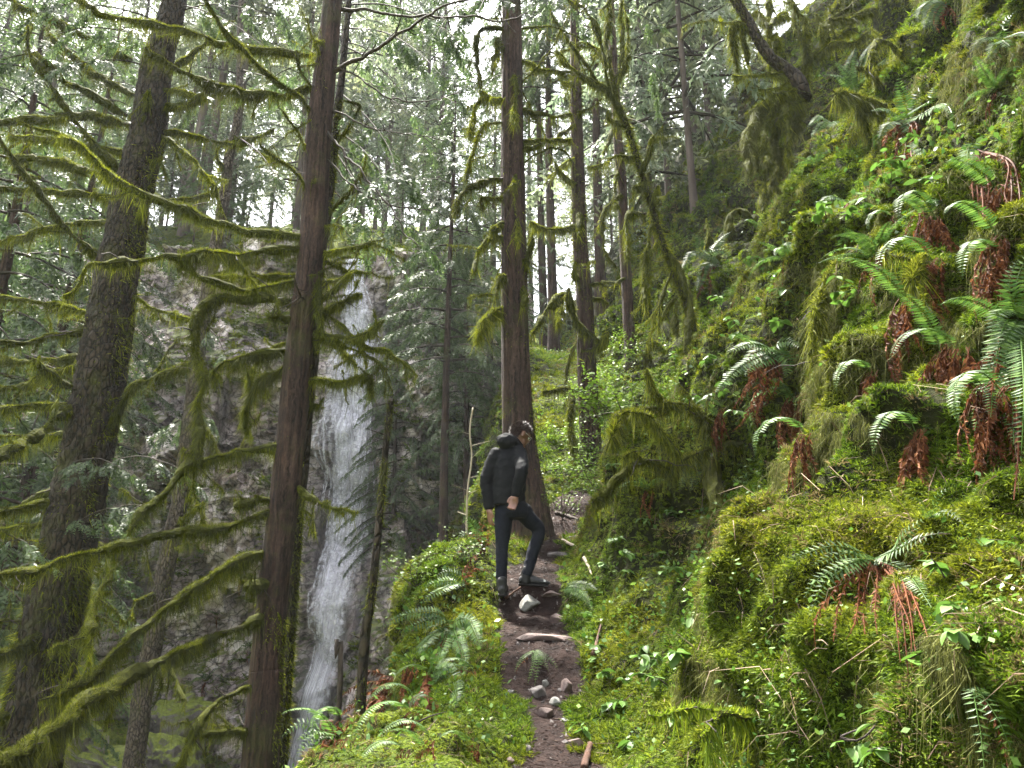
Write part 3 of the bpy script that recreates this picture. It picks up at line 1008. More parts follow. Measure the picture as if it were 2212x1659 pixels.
# ---- red-barked cedar with long limbs reaching over the ravine
T2, C2, R2 = near_tree('red_cedar', 'straight reddish cedar trunk left of the waterfall with long mossy limbs',
    [(719, 0, 40), (703, 150, 46), (687, 300, 53), (675, 533, 56), (655, 686, 56), (640, 820, 59), (628, 953, 61), (613, 1086, 63), (598, 1206, 64), (588, 1306, 65), (576, 1440, 68), (565, 1606, 76)],
    7.6, 'bark_cedar', up=13, n=64, ridge=.06, scale=(30, 30, 1.6), flare=.4, step=.06)
put_moss(T2, trunk_moss(C2, R2, 4200, -1.5, 1.75, az=-.5, spread=1.3, hang=.025, patchy=.3, wid=.008))
put_moss(T2, trunk_moss(C2, R2, 700, .5, 8, hang=.02, patchy=1.0, wid=.006))
for pl, w, Y1, kw in [
    ([(690, 120), (600, 112), (500, 95), (400, 65), (300, 45), (230, 30), (160, -5)], 12, 7.0, {}),
    ([(688, 262), (640, 210), (540, 120), (490, 70), (435, -10)], 11, 6.4, dict(hang=.03)),
    ([(680, 188), (600, 205), (520, 195), (450, 175), (380, 145), (310, 105)], 18, 7.2, dict(hang=.11)),
    ([(672, 514), (560, 500), (480, 480), (400, 455), (320, 425), (240, 380), (190, 330), (130, 290), (40, 262)], 14, 6.6, {}),
    ([(668, 535), (500, 545), (350, 550), (260, 560), (207, 573), (180, 593), (160, 616), (130, 632)], 16, 6.0, dict(hang=.10)),
    ([(655, 600), (570, 625), (510, 620), (450, 605), (410, 585), (383, 565)], 19, 7.0, dict(hang=.11)),
    ([(650, 650), (560, 645), (500, 640), (452, 650), (426, 680), (419, 740), (425, 780), (445, 820)], 24, 6.8, {}),
    ([(638, 752), (560, 762), (500, 775), (465, 800), (447, 830), (436, 870), (428, 950), (420, 1010)], 18, 7.0, dict(hang=.12)),
    ([(640, 735), (590, 748), (550, 785), (538, 840)], 10, 7.9, {}),
    ([(640, 760), (600, 800), (560, 830), (530, 880), (535, 940)], 13, 7.8, dict(hang=.12)),
    ([(620, 960), (560, 970), (500, 979), (450, 990), (395, 1015), (368, 1050), (330, 1088), (300, 1115), (278, 1145)], 19, 6.6, dict(hang=.10)),
    ([(610, 1095), (570, 1110), (520, 1125), (460, 1140), (380, 1155), (300, 1165), (200, 1190), (100, 1215), (0, 1245), (-40, 1256)], 16, 5.6, {}),
    ([(600, 1185), (565, 1195), (520, 1210), (460, 1245), (400, 1285), (340, 1325), (270, 1380), (235, 1425), (180, 1470), (90, 1520)], 18, 6.0, dict(hang=.09)),
    ([(590, 1322), (550, 1337), (500, 1360), (440, 1390), (370, 1415), (300, 1445), (230, 1490), (150, 1535), (80, 1590), (10, 1665)], 24, 4.9, dict(hang=.075, dens=7000)),
    ([(575, 1478), (535, 1487), (500, 1500), (460, 1520), (420, 1570), (385, 1660)], 18, 6.4, {}),
    ([(570, 1572), (520, 1575), (470, 1580), (436, 1592)], 14, 7.2, {}),
    ([(600, 1078), (560, 1082), (530, 1088), (505, 1094)], 18, 7.2, {}),
    ([(250, 1180), (225, 1260), (195, 1330), (190, 1430)], 15, 6.0, dict(hang=.08)),
    ([(590, 1258), (560, 1260), (530, 1264)], 26, 7.2, {}),
    ([(640, 595), (593, 597), (520, 600), (450, 594)], 9, 8.2, {}),
    ([(640, 690), (600, 690), (580, 684)], 14, 7.3, {}),
    ([(690, 545), (735, 543), (775, 535), (810, 523)], 10, 7.2, {}),
    ([(695, 490), (730, 492), (745, 493)], 10, 7.3, {}),
    ([(690, 560), (740, 580), (770, 600)], 8, 7.4, {}),
    ([(680, 665), (720, 625), (755, 595), (778, 590)], 10, 7.1, {}),
    ([(680, 690), (720, 660), (770, 640), (782, 638)], 11, 7.4, {}),
    ([(680, 660), (730, 700), (780, 740), (840, 760), (880, 790), (905, 810)], 7, 6.9, dict(hang=.05)),
    ([(672, 715), (740, 730), (800, 715), (830, 690)], 9, 7.0, {}),
    ([(668, 730), (720, 740), (790, 765), (840, 800)], 6, 7.1, dict(hang=.04)),
    ([(660, 820), (740, 824), (795, 812), (803, 848)], 9, 7.2, {}),
    ([(640, 1048), (690, 1080), (738, 1104)], 13, 7.2, {}),
    ([(690, 575), (684, 600), (690, 660), (700, 720)], 10, 7.3, dict(hang=.1)),
    ([(705, 140), (680, 90), (662, 45)], 10, 7.2, {}),
    ([(692, 210), (650, 155), (640, 105)], 8, 7.3, {}),
    ([(675, 345), (650, 300), (610, 240)], 5, 7.2, dict(hang=.02)),
    ([(670, 440), (640, 380), (560, 310)], 5, 7.1, dict(hang=.02)),
]:
    kw = dict(dict(dens=5600, hang=.05, wid=.0042, long_len=.20, twigs=7), **kw)
    add_branch(T2, pl, w * 1.08, 7.6, Y1, **kw)
# bare thin limbs sweeping up to the right
for pl, w, Y1 in [([(705, 165), (800, 110), (880, 60), (950, 20), (1040, -10)], 9, 6.8), ([(700, 130), (760, 165), (850, 215), (940, 215), (1000, 200)], 5, 6.9),
                  ([(695, 270), (760, 350), (830, 430), (905, 540)], 6, 6.6), ([(735, 20), (840, 30), (960, 35), (1090, 42), (1140, 30)], 7, 7.0),
                  ([(690, 330), (790, 420), (880, 450), (970, 470)], 4, 6.9), ([(720, 240), (820, 280), (960, 300)], 4, 7.0), ([(668, 660), (655, 640), (640, 615)], 5, 7.2)]:
    add_branch(T2, pl, w, 7.6, Y1, moss=0, twigs=9)

T2b, C2b, R2b = near_tree('slim_cedar', 'slim dark trunk with a moss coat, just behind the red cedar',
    [(742, 130, 14), (728, 240, 17), (712, 400, 20), (700, 500, 22), (687, 586, 24), (678, 753, 25), (664, 886, 26), (653, 1020, 27), (642, 1106, 27), (630, 1273, 28), (613, 1506, 30), (605, 1640, 32)],
    8.4, 'bark_big', up=12, n=28, ridge=.06, flare=.3)
put_moss(T2b, trunk_moss(C2b, R2b, 5200, -1.5, 8, az=-.4, spread=1.6, hang=.03, patchy=.1, wid=.008))
for pl, w, Y1 in [([(690, 615), (740, 600), (770, 560)], 7, 8.0), ([(684, 700), (740, 760), (770, 790)], 7, 8.0), ([(700, 470), (740, 430), (780, 370), (790, 330)], 7, 8.0), ([(718, 330), (770, 240), (775, 225), (740, 215)], 8, 8.0),
                  ([(665, 870), (690, 880), (700, 860)], 8, 8.1), ([(645, 1090), (670, 1110), (675, 1135)], 8, 8.1)]:
    add_branch(T2b, pl, w, 8.4, Y1, dens=2400, hang=.06)

T3, C3, R3 = near_tree('grey_conifer', 'slender grey scaly trunk standing before the pale rock wall at lower left',
    [(522, 0, 12), (516, 230, 16), (496, 330, 20), (485, 420, 23), (462, 560, 26), (437, 696, 29), (413, 886, 31), (393, 1053, 34), (377, 1140, 35), (353, 1256, 37), (330, 1390, 39), (307, 1506, 41), (290, 1640, 43)],
    13.5, 'bark_grey', up=18, n=36, ridge=.06, plates=.10, scale=(12, 12, 4), flare=.3)
put_moss(T3, trunk_moss(C3, R3, 900, -2, 9, az=-.3, spread=1.0, hang=.05, patchy=.5, wid=.009))
for pl, w, Y1 in [([(497, 305), (530, 300), (570, 290), (596, 278)], 9, 13), ([(487, 400), (440, 420), (375, 430), (340, 440)], 8, 13), ([(490, 380), (470, 330), (490, 300)], 8, 13), ([(500, 290), (540, 320), (600, 350)], 8, 13),
                  ([(455, 600), (520, 570), (560, 560)], 7, 13), ([(430, 720), (380, 740), (340, 800)], 6, 13), ([(412, 900), (450, 930), (470, 990)], 6, 13),
                  ([(470, 500), (430, 470), (400, 460)], 7, 13), ([(380, 1130), (420, 1100), (450, 1080)], 6, 13), ([(392, 1060), (430, 1090), (445, 1150)], 9, 13), ([(320, 1430), (370, 1450), (400, 1520)], 10, 12.6), ([(350, 1280), (300, 1300), (270, 1350)], 9, 12.8)]:
    add_branch(T3, pl, w, 13.5, Y1, dens=1800, hang=.10, wid=.01)

# ---- straight cedar behind the hiker
T4, C4, R4 = near_tree('red_cedar', 'tall cedar trunk right behind the hiker, bark streaked brown and grey',
    [(1105, 0, 40), (1106, 200, 46), (1108, 400, 51), (1110, 560, 54), (1112, 700, 58), (1118, 900, 66), (1126, 1000, 74), (1134, 1060, 84)],
    9.0, 'bark_cedar', up=14, n=64, ridge=.07, scale=(26, 26, 1.4), flare=.10, step=.06, seed=4)
put_moss(T4, trunk_moss(C4, R4, 2200, 1.5, 6.2, az=-.1, spread=.8, hang=.03, patchy=.3, wid=.008))
put_moss(T4, trunk_moss(C4, R4, 500, 1.5, 9, hang=.025, patchy=.9, wid=.008))
for pl, w, dY, kw in [
    ([(1090, 62), (1058, 58), (1037, 68), (1030, 100), (1032, 150), (1034, 190)], 11, -.4, {}),
    ([(1095, 115), (1080, 95), (1075, 82), (1072, 110), (1066, 160)], 12, -.5, {}),
    ([(1090, 220), (1062, 210), (1038, 200)], 8, -.2, {}),
    ([(1060, 208), (1043, 215), (1026, 242), (1018, 292)], 11, -.4, {}),
    ([(1090, 263), (1050, 270), (1030, 290), (1022, 320), (1015, 350), (1002, 390)], 9, -.3, {}),
    ([(1090, 386), (1050, 390), (1015, 405), (993, 425), (984, 462)], 16, -.5, dict(hang=.10)),
    ([(1090, 425), (1052, 428), (1042, 432), (1040, 447)], 10, -.3, {}),
    ([(1090, 482), (1070, 486), (1062, 496)], 12, -.3, {}),
    ([(1090, 513), (1056, 515), (1040, 532), (1030, 560), (1028, 592)], 13, -.4, {}),
    ([(1096, 612), (1082, 594), (1074, 608), (1075, 645)], 11, -.5, {}),
    ([(1090, 665), (1060, 675), (1036, 700), (1027, 742)], 16, -.5, dict(hang=.11)),
    ([(1124, 130), (1165, 145), (1200, 155), (1238, 156)], 9, .2, {}),
    ([(1126, 236), (1165, 245), (1200, 250), (1238, 247)], 11, .3, {}),
    ([(1128, 303), (1180, 302), (1238, 298)], 10, .3, {}),
    ([(1128, 322), (1150, 318), (1170, 310)], 9, -.2, {}),
    ([(1125, 568), (1142, 545), (1156, 514)], 16, -.4, {}),
    ([(1100, 145), (1110, 170), (1113, 220), (1112, 268)], 10, -.45, {}),
    ([(1108, 365), (1110, 375), (1110, 400)], 10, -.45, {}),
    ([(1118, 455), (1121, 480), (1122, 520)], 14, -.45, {}),
    ([(1130, 615), (1135, 640), (1134, 670)], 12, -.4, {}),
]:
    add_branch(T4, pl, w * .9, 8.95, 8.95 + dY, **dict(dict(dens=4400, hang=.06, wid=.0055), **kw))
for pl, w in [([(1124, 62), (1180, 58), (1240, 75), (1295, 107)], 6), ([(1126, 355), (1160, 330), (1195, 317), (1220, 330), (1236, 352)], 5), ([(1120, 45), (1060, 40), (1010, 38)], 5), ([(1126, 195), (1160, 260), (1180, 300)], 4), ([(1126, 180), (1180, 120), (1230, 30), (1250, -10)], 4), ([(1085, 560), (1060, 640), (1050, 700)], 4)]:
    add_branch(T4, pl, w, 8.95, 9.1, moss=.7, dens=900, hang=.03, twigs=6)

# ---- two slimmer trunks and a mossy leaning tree on the slope
T5, C5, R5 = near_tree('mossy_conifer', 'slim dark trunk right of the central cedar with a hooked mossy limb',
    [(1240, 0, 18), (1243, 150, 22), (1246, 300, 27), (1252, 500, 31), (1262, 640, 35), (1268, 800, 40), (1275, 950, 44), (1280, 1040, 48)],
    11.4, 'bark_cedar', up=16, n=44, ridge=.08, scale=(22, 22, 2), flare=.25, seed=6)
put_moss(T5, trunk_moss(C5, R5, 1500, 2, 11, hang=.04, patchy=.35, wid=.009))
for pl, w, dY in [
    ([(1250, 488), (1200, 497), (1165, 490), (1145, 480)], 13, -.3), ([(1160, 490), (1150, 500), (1146, 515)], 9, -.3),
    ([(1246, 395), (1215, 375), (1198, 350)], 10, -.3), ([(1243, 342), (1210, 362), (1184, 392)], 8, .3), ([(1243, 268), (1220, 285), (1202, 297)], 8, -.2),
    ([(1260, 760), (1297, 742), (1270, 720), (1242, 695), (1231, 645), (1228, 618)], 18, -.6), ([(1290, 745), (1305, 735), (1314, 720)], 16, -.5),
    ([(1230, 632), (1202, 645), (1166, 690), (1144, 738)], 14, -.8), ([(1250, 610), (1243, 590), (1240, 562)], 14, -.4), ([(1216, 640), (1208, 665), (1206, 700)], 12, -.7),
    ([(1268, 842), (1215, 840), (1175, 842)], 15, -.5), ([(1235, 845), (1232, 900), (1238, 960), (1245, 1010)], 14, -.4),
    ([(1270, 615), (1312, 616)], 7, .1), ([(1272, 642), (1316, 650)], 8, .2), ([(1250, 460), (1253, 475), (1253, 510)], 16, -.35),
    ([(1240, 180), (1222, 182), (1215, 178)], 9, -.2), ([(1246, 245), (1275, 230), (1300, 212)], 9, -.2), ([(1244, 100), (1215, 70), (1190, 20)], 10, -.2),
    ([(1262, 700), (1250, 735), (1235, 760), (1225, 800)], 9, .4), ([(1272, 850), (1296, 870), (1302, 910)], 10, -.3)]:
    add_branch(T5, pl, w * .9, 11.3, 11.3 + dY, dens=3600, hang=.075, wid=.0075)

T6, C6, R6 = near_tree('slim_conifer', 'thin bare brown trunk just left of the leaning mossy tree',
    [(1318, 0, 15), (1326, 150, 18), (1335, 300, 20), (1343, 400, 21), (1350, 550, 23), (1358, 700, 25), (1368, 850, 28), (1378, 960, 31)],
    12.6, 'bark_cedar', up=17, n=32, ridge=.06, flare=.2, seed=9)
put_moss(T6, trunk_moss(C6, R6, 700, 2, 12, hang=.04, patchy=.6, wid=.009))
for pl, w, dY in [([(1342, 420), (1320, 438), (1303, 462), (1299, 500), (1310, 550), (1330, 580)], 11, -.5), ([(1334, 370), (1329, 400), (1330, 450)], 9, -.4), ([(1332, 250), (1318, 300), (1305, 330)], 8, -.3),
                  ([(1330, 200), (1350, 130), (1355, 60), (1345, 0)], 7, .2), ([(1338, 330), (1365, 345), (1380, 350)], 7, .3), ([(1352, 600), (1330, 610), (1300, 605)], 6, .2), ([(1360, 730), (1390, 720)], 6, .2)]:
    add_branch(T6, pl, w, 12.5, 12.5 + dY, dens=2000, hang=.08, wid=.009)

lean_pts = [(1496, 715, 30), (1482, 650, 28), (1455, 585, 24), (1430, 520, 22), (1405, 435, 21), (1384, 370, 20), (1358, 285, 19), (1337, 227, 17)]
Yl = 9.6
lp = np.array([[*P(x, y, Yl), w * mpp(x, y, Yl) / 2 * .62] for x, y, w in lean_pts])
T7 = thing('leaning_tree', Vector(lp[0, :3]), 'crooked moss-wrapped tree leaning left out of the slope', 'tree')
me, C7, R7 = trunk_mesh(lp[np.argsort(lp[:, 2])], 'bark_big', n=20, flare=.1)
me.transform(Matrix.Translation(-T7.location)); link('trunk', me, T7)
put_moss(T7, trunk_moss(C7, R7, 7000, -9, 30, hang=.06, wid=.007))
for pl, w, dY in [
    ([(1337, 227), (1304, 190), (1257, 163), (1204, 110)], 14, -.3), ([(1345, 255), (1318, 190), (1306, 120), (1277, 33), (1220, -5)], 14, -.5),
    ([(1310, 150), (1295, 110), (1260, 95), (1232, 105), (1210, 110)], 10, .2), ([(1330, 210), (1316, 150), (1312, 90), (1318, 0)], 12, .4), ([(1320, 180), (1340, 140), (1345, 60), (1340, -5)], 9, .3),
    ([(1374, 342), (1335, 337), (1304, 357), (1270, 362)], 11, -.4), ([(1395, 462), (1362, 465), (1351, 500), (1356, 556)], 16, -.6), ([(1408, 478), (1400, 530), (1394, 600), (1398, 680)], 15, -.5),
    ([(1385, 375), (1400, 340), (1408, 290)], 12, -.4), ([(1410, 440), (1418, 415), (1424, 400)], 12, -.3), ([(1345, 270), (1320, 255), (1312, 240)], 12, -.5),
    ([(1395, 395), (1378, 400), (1370, 410)], 10, -.3), ([(1345, 160), (1352, 130), (1360, 115)], 12, -.2), ([(1440, 540), (1475, 600), (1490, 660), (1482, 740), (1470, 790)], 17, -.6),
    ([(1420, 520), (1408, 560), (1402, 620)], 12, -.4), ([(1450, 590), (1430, 650), (1425, 720)], 10, -.3), ([(1325, 200), (1280, 160), (1240, 100), (1215, 70)], 8, -.2), ([(1300, 20), (1320, -5)], 9, 0), ([(1460, 640), (1420, 700), (1395, 740)], 9, -.2)]:
    add_branch(T7, pl, w * .9, Yl, Yl + dY, dens=4600, hang=.065, wid=.0055)

# ---- the old tree hung with moss at the top of the slope
Yg = 8.3
gp = [(1730, 215, 46), (1722, 180, 44), (1692, 146, 32), (1665, 125, 27), (1642, 93, 26), (1615, 43, 25), (1588, 0, 24), (1560, -50, 22)]
lp = np.array([[*P(x, y, Yg), w * mpp(x, y, Yg) / 2 * .85] for x, y, w in gp])
T8 = thing('old_maple', Vector(lp[0, :3]), 'crooked old tree at the top of the slope, trailing curtains of moss', 'tree')
me, C8, R8 = trunk_mesh(lp, 'bark_big', n=28, flare=.1, plates=.1)
me.transform(Matrix.Translation(-T8.location)); link('trunk', me, T8)
put_moss(T8, trunk_moss(C8, R8, 1600, -9, 30, hang=.06, patchy=.3, wid=.006))
for pl, w, dY in [
    ([(1605, 48), (1570, 48), (1535, 44)], 8, 0), ([(1700, 160), (1640, 163), (1585, 162)], 12, -.3), ([(1712, 180), (1680, 192), (1638, 193)], 11, -.3), ([(1722, 195), (1690, 203), (1655, 198)], 10, -.4),
    ([(1625, 60), (1586, 50), (1582, 80), (1590, 155)], 14, .2), ([(1640, 90), (1608, 55), (1606, 90), (1615, 140)], 14, .2),
    ([(1700, 150), (1672, 120), (1664, 60), (1662, -10)], 22, .5), ([(1665, 60), (1640, 28), (1618, 32)], 14, .4), ([(1665, 55), (1690, 32), (1702, 40)], 12, .4), ([(1668, 110), (1680, 75), (1684, 80)], 12, .4), ([(1668, 120), (1650, 85), (1640, 100)], 12, .3),
    ([(1730, 200), (1690, 215), (1640, 240), (1612, 300), (1612, 345)], 17, -.4), ([(1728, 205), (1665, 243), (1628, 268), (1615, 320), (1624, 385)], 18, -.5), ([(1730, 210), (1672, 258), (1655, 262), (1652, 320), (1660, 365)], 20, -.6),
    ([(1735, 220), (1695, 240), (1700, 300), (1712, 352)], 24, -.5), ([(1725, 210), (1680, 225), (1672, 280), (1680, 360)], 18, -.2), ([(1722, 215), (1645, 230), (1630, 300), (1640, 370)], 15, .1), ([(1730, 225), (1715, 280), (1690, 340), (1670, 400)], 15, -.3),
    ([(1740, 180), (1760, 120), (1800, 90), (1850, 60)], 14, .1), ([(1760, 125), (1790, 100), (1830, 95), (1870, 70)], 13, -.2), ([(1800, 95), (1790, 50), (1830, 20), (1850, -10)], 13, .2), ([(1735, 185), (1745, 110), (1735, 40), (1700, -10)], 12, .4), ([(1780, 105), (1775, 60), (1760, 30)], 10, .2), ([(1790, 40), (1840, 40), (1890, 20)], 12, 0), ([(1745, 120), (1720, 60), (1715, 20)], 10, .5)]:
    add_branch(T8, pl, w * .9, Yg, Yg + dY, dens=5000, hang=.075, wid=.0055, long_len=.22, moss_mat='moss_pale' if w in (17, 18, 15) else 'moss_branch')

# ---- mossy limbs and logs that lie on the slope
def slope_limb(name, label, pl, w, cat, hang=.10, dens=4200, moss_mat='moss_branch', lift=None, Y1=None, extra=()):
    loc, nn = hit(*pl[0])
    Y0 = loc.y
    t = thing(name, loc, label, cat)
    add_branch(t, pl, w, Y0 + .05, Y1 if Y1 else Y0 - .25, dens=dens, hang=hang, moss_mat=moss_mat, hi=.05)
    for e, ww, dd in extra:
        add_branch(t, e, ww, Y0 - .1, Y0 + dd, dens=dens, hang=hang, moss_mat=moss_mat, hi=.05)
    return t
slope_limb('mossy_limb', 'forked limb draped in yellow moss reaching left from the slope, behind the hiker\'s shoulder',
    [(1610, 958), (1560, 962), (1500, 978), (1440, 1000), (1400, 995), (1350, 1022), (1310, 1055), (1285, 1090)], 22, 'fallen limb', hang=.08,
    extra=[([(1470, 990), (1440, 940), (1400, 905), (1360, 892)], 12, -.3), ([(1400, 1000), (1375, 980), (1350, 990)], 16, -.2), ([(1362, 892), (1330, 900), (1322, 950)], 16, -.4)])
slope_limb('mossy_limb', 'thin arching limb with hanging moss above the forked limb on the slope',
    [(1575, 935), (1520, 905), (1480, 880), (1440, 870), (1410, 845), (1395, 800)], 15, 'fallen limb', hang=.07,
    extra=[([(1500, 895), (1450, 880), (1390, 886), (1330, 898)], 13, -.2), ([(1530, 915), (1500, 870), (1470, 830)], 9, .2)])
slope_limb('mossy_log', 'blunt mossy log end jutting left high on the slope below the old tree',
    [(1925, 250), (1880, 228), (1835, 205), (1800, 205)], 26, 'log', hang=.12, extra=[([(1850, 220), (1862, 260), (1880, 320)], 18, .1)])
slope_limb('mossy_limb', 'bright mossy stub pointing down the slope beside the forked limb',
    [(1535, 985), (1540, 1020), (1550, 1060), (1565, 1110)], 34, 'fallen limb', hang=.06)
slope_limb('mossy_limb', 'orange-yellow mossy stick lying low on the slope at bottom right', [(1640, 1545), (1590, 1555), (1545, 1568), (1520, 1590)], 26, 'fallen limb', hang=.06, moss_mat='moss_feather')
slope_limb('mossy_limb', 'long thin mossy limb slanting across the middle of the slope', [(1850, 520), (1800, 580), (1770, 650), (1755, 720), (1750, 770)], 17, 'fallen limb', hang=.08)

for i, (pl, w) in enumerate([([(1560, 560), (1535, 540), (1530, 500)], 16), ([(1620, 470), (1590, 455), (1575, 470), (1572, 510)], 16), ([(1690, 420), (1665, 400), (1650, 420), (1648, 470)], 18), ([(1770, 350), (1745, 330), (1735, 360), (1738, 400)], 16), ([(1440, 760), (1410, 740), (1400, 770), (1402, 820)], 16), ([(1500, 660), (1475, 640), (1460, 660), (1458, 720)], 15), ([(1850, 300), (1830, 330), (1835, 380)], 18), ([(1900, 190), (1880, 150), (1850, 140)], 15), ([(1950, 120), (1920, 90), (1890, 95), (1880, 130)], 18), ([(1640, 600), (1610, 590), (1600, 620), (1602, 660)], 14), ([(1930, 480), (1900, 470), (1890, 510)], 14), ([(1790, 700), (1765, 690), (1758, 730), (1760, 790)], 14), ([(2010, 560), (1985, 555), (1978, 600)], 15)]):
    if hit(*pl[0])[0] is not None:
        t = slope_limb('mossy_stub', 'crooked mossy stub poking out of the upper slope and drooping', pl, w, 'branch stub', hang=.07)
        t['group'] = 'mossy stubs on the upper slope'
# ================================================================ the forest behind
def spray_tris(base, d, L, wid, n_pair, droop):
    """flat cedar sprays: from every base point a little feather of leaflets along d"""
    N = len(base)
    side = nrm(np.cross(d, np.array([0, 0, 1.]) + .5 * rng.normal(size=(N, 3))))
    Vs = []
    t = np.linspace(.05, 1, n_pair)
    for i, ti in enumerate(t):
        p = base + d * (L * ti)[:, None] + np.array([0, 0, -1]) * (droop * L * ti ** 2)[:, None]
        for sg in (-1, 1):
            if i == n_pair - 1 and sg == 1: continue
            ll = L * .42 * (1.15 - ti) * rng.uniform(.7, 1.2, N)
            dd = nrm(d * .75 + side * sg * (.75 if i < n_pair - 1 else 0) + .18 * rng.normal(size=(N, 3)) + np.array([0, 0, -.25]))
            w = wid * rng.uniform(.7, 1.3, N)
            q = nrm(np.cross(dd, np.cross(side, d) + .2 * rng.normal(size=(N, 3))))
            m = p + dd * (ll * .45)[:, None]
            Vs.append(np.stack([p, m + q * w[:, None] / 2, p + dd * ll[:, None], m - q * w[:, None] / 2], 1))
    V = np.concatenate(Vs).reshape(-1, 3)
    return V, np.arange(len(V)).reshape(-1, 4)

def bough_axes(H, z0, Rmax, nb, up=.1, droop=.35, seed=0):
    """curved bough centre lines of one conifer crown"""
    r = np.random.default_rng(seed)
    out = []
    for i in range(nb):
        f = (i + r.uniform(0, 1)) / nb
        z = z0 + (H - z0) * f
        L = Rmax * (1 - f) ** .75 * r.uniform(.55, 1.15) + .25
        a = i * 2.4 + r.normal(0, .35)
        t = np.linspace(0, 1, 7)
        rr = L * t
        zz = z + up * L * t - droop * L * t ** 2
        b = r.normal(0, .12)
        aa = a + b * t
        out.append(np.stack([rr * np.cos(aa), rr * np.sin(aa), zz], -1))
    return out

def conifer_proto(H, z0, Rmax, nb, per_m, sprL, wid, n_pair, seed, mat, droop=.35, dead=0):
    wood, fol = MB(), MB()
    for C in bough_axes(H, z0, Rmax, nb, droop=droop, seed=seed):
        L = np.linalg.norm(C[-1] - C[0])
        wood.add(*tube(C, np.linspace(.010 + .012 * L, .004, 7), 4, cap=False)[:2])
        N = max(4, int(L * per_m))
        t = rng.uniform(.12, 1, N) ** .8
        b = np.stack([np.interp(t, np.linspace(0, 1, 7), C[:, k]) for k in range(3)], -1)
        ax = nrm(C[-1] - C[0])
        sd = nrm(np.cross(ax, [0, 0, 1.]))
        sg = rng.choice([-1, 1], N)
        spread = (1.1 - t)
        d = nrm(ax * rng.uniform(.3, 1.0, N)[:, None] + sd * (sg * rng.uniform(.2, 1.1, N) * (.3 + spread))[:, None] + np.array([0, 0, -1]) * rng.uniform(.1, .9, N)[:, None])
        V, F = spray_tris(b, d, sprL * rng.uniform(.6, 1.4, N) * (.5 + spread * .8), wid, n_pair, .5)
        fol.add(V, F)
    for k in range(dead):
        a = rng.uniform(0, 6.28); z = rng.uniform(.05, 1) * z0; L = rng.uniform(.4, 1.6)
        t = np.linspace(0, 1, 6)[:, None]
        C = np.concatenate([np.cos(a) * L * t, np.sin(a) * L * t, z + .1 * L * t - .3 * L * t ** 2], 1)
        wood.add(*tube(C, np.linspace(.014, .004, 6), 4, cap=False)[:2])
        bb, dd, LL, WW = scat_sleeve(C, .012, 220, hang=.09, wid=.018)
        fol.add(*tri_blades(bb, dd, LL, WW))
    return wood.mesh('limbs', M['wood'], True), fol.mesh('crown', M[mat], False)

def simple_trunk(H, r, mat, seed=0, n=14):
    z = np.linspace(-1.5, H, 26)
    C = np.stack([.05 * np.sin(z * .35 + seed) * z / H * 3, .05 * np.cos(z * .3 + seed * 2) * z / H * 3, z], -1)
    rad = r * np.clip(1 - z / H, .03, 1) ** .8 * (1 + .4 * np.exp(-np.clip(z, 0, 99) / .4))
    V, Qd, T = tube(C, rad, n)
    V = V + .06 * r * np.stack([fbm(V * np.array([8, 8, 1.5]), 2, seed), fbm(V * np.array([8, 8, 1.5]) + 9, 2, seed), 0 * V[:, 0]], -1)
    return mesh_np('trunk', V, [Qd, T], M[mat], True)

# detailed ones nearby, lighter ones far off
MID = [conifer_proto(17, 5.0, 3.0, 95, 26, .34, .035, 6, 1, 'conifer', .55, 22), conifer_proto(15, 2.5, 2.6, 95, 26, .34, .035, 6, 2, 'conifer', .6, 10), conifer_proto(20, 9.0, 2.8, 85, 26, .34, .035, 6, 3, 'conifer', .5, 30)]
MIDT = [simple_trunk(17, .19, 'bark_grey', 1), simple_trunk(15, .16, 'bark_cedar', 2), simple_trunk(20, .22, 'bark_cedar', 3)]
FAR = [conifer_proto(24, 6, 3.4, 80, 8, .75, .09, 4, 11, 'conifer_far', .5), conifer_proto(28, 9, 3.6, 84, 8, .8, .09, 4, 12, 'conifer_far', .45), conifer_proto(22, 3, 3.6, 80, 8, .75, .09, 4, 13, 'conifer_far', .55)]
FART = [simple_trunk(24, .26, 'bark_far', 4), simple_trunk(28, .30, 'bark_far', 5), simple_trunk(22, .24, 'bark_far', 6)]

def put_tree(name, protos, trunks, k, x, y, s, label, group, dz=0, lean=0., slim=0):
    z = gdrop(x, y) + dz
    if y > 27 and x < -2: z = max(z, ground_z(np.array([x]), np.array([y]))[0] - .3)
    t = thing(name, (x, y, z - .1), label, 'tree', group)
    t.rotation_euler = (R.uniform(-.02, .02), lean + R.uniform(-.02, .02), R.uniform(0, 6.28))
    t.scale = (s,) * 3
    tk = link('trunk', trunks[k], t)
    if slim or y > 26: slim = slim or .6
    if slim: tk.scale = (slim, slim, 1)
    w, c = protos[k]
    tag(link('limbs', w, t), kind='stuff')
    tag(link('crown', c, t), kind='stuff')
    return t

def at_px(px, y):
    return (px - 1106) / FPX * y * 1.02

LB_FAR = 'tall hazy conifer in the far forest above the rock wall'
LB_FARR = 'tall pale conifer in the far forest behind the central trunks'
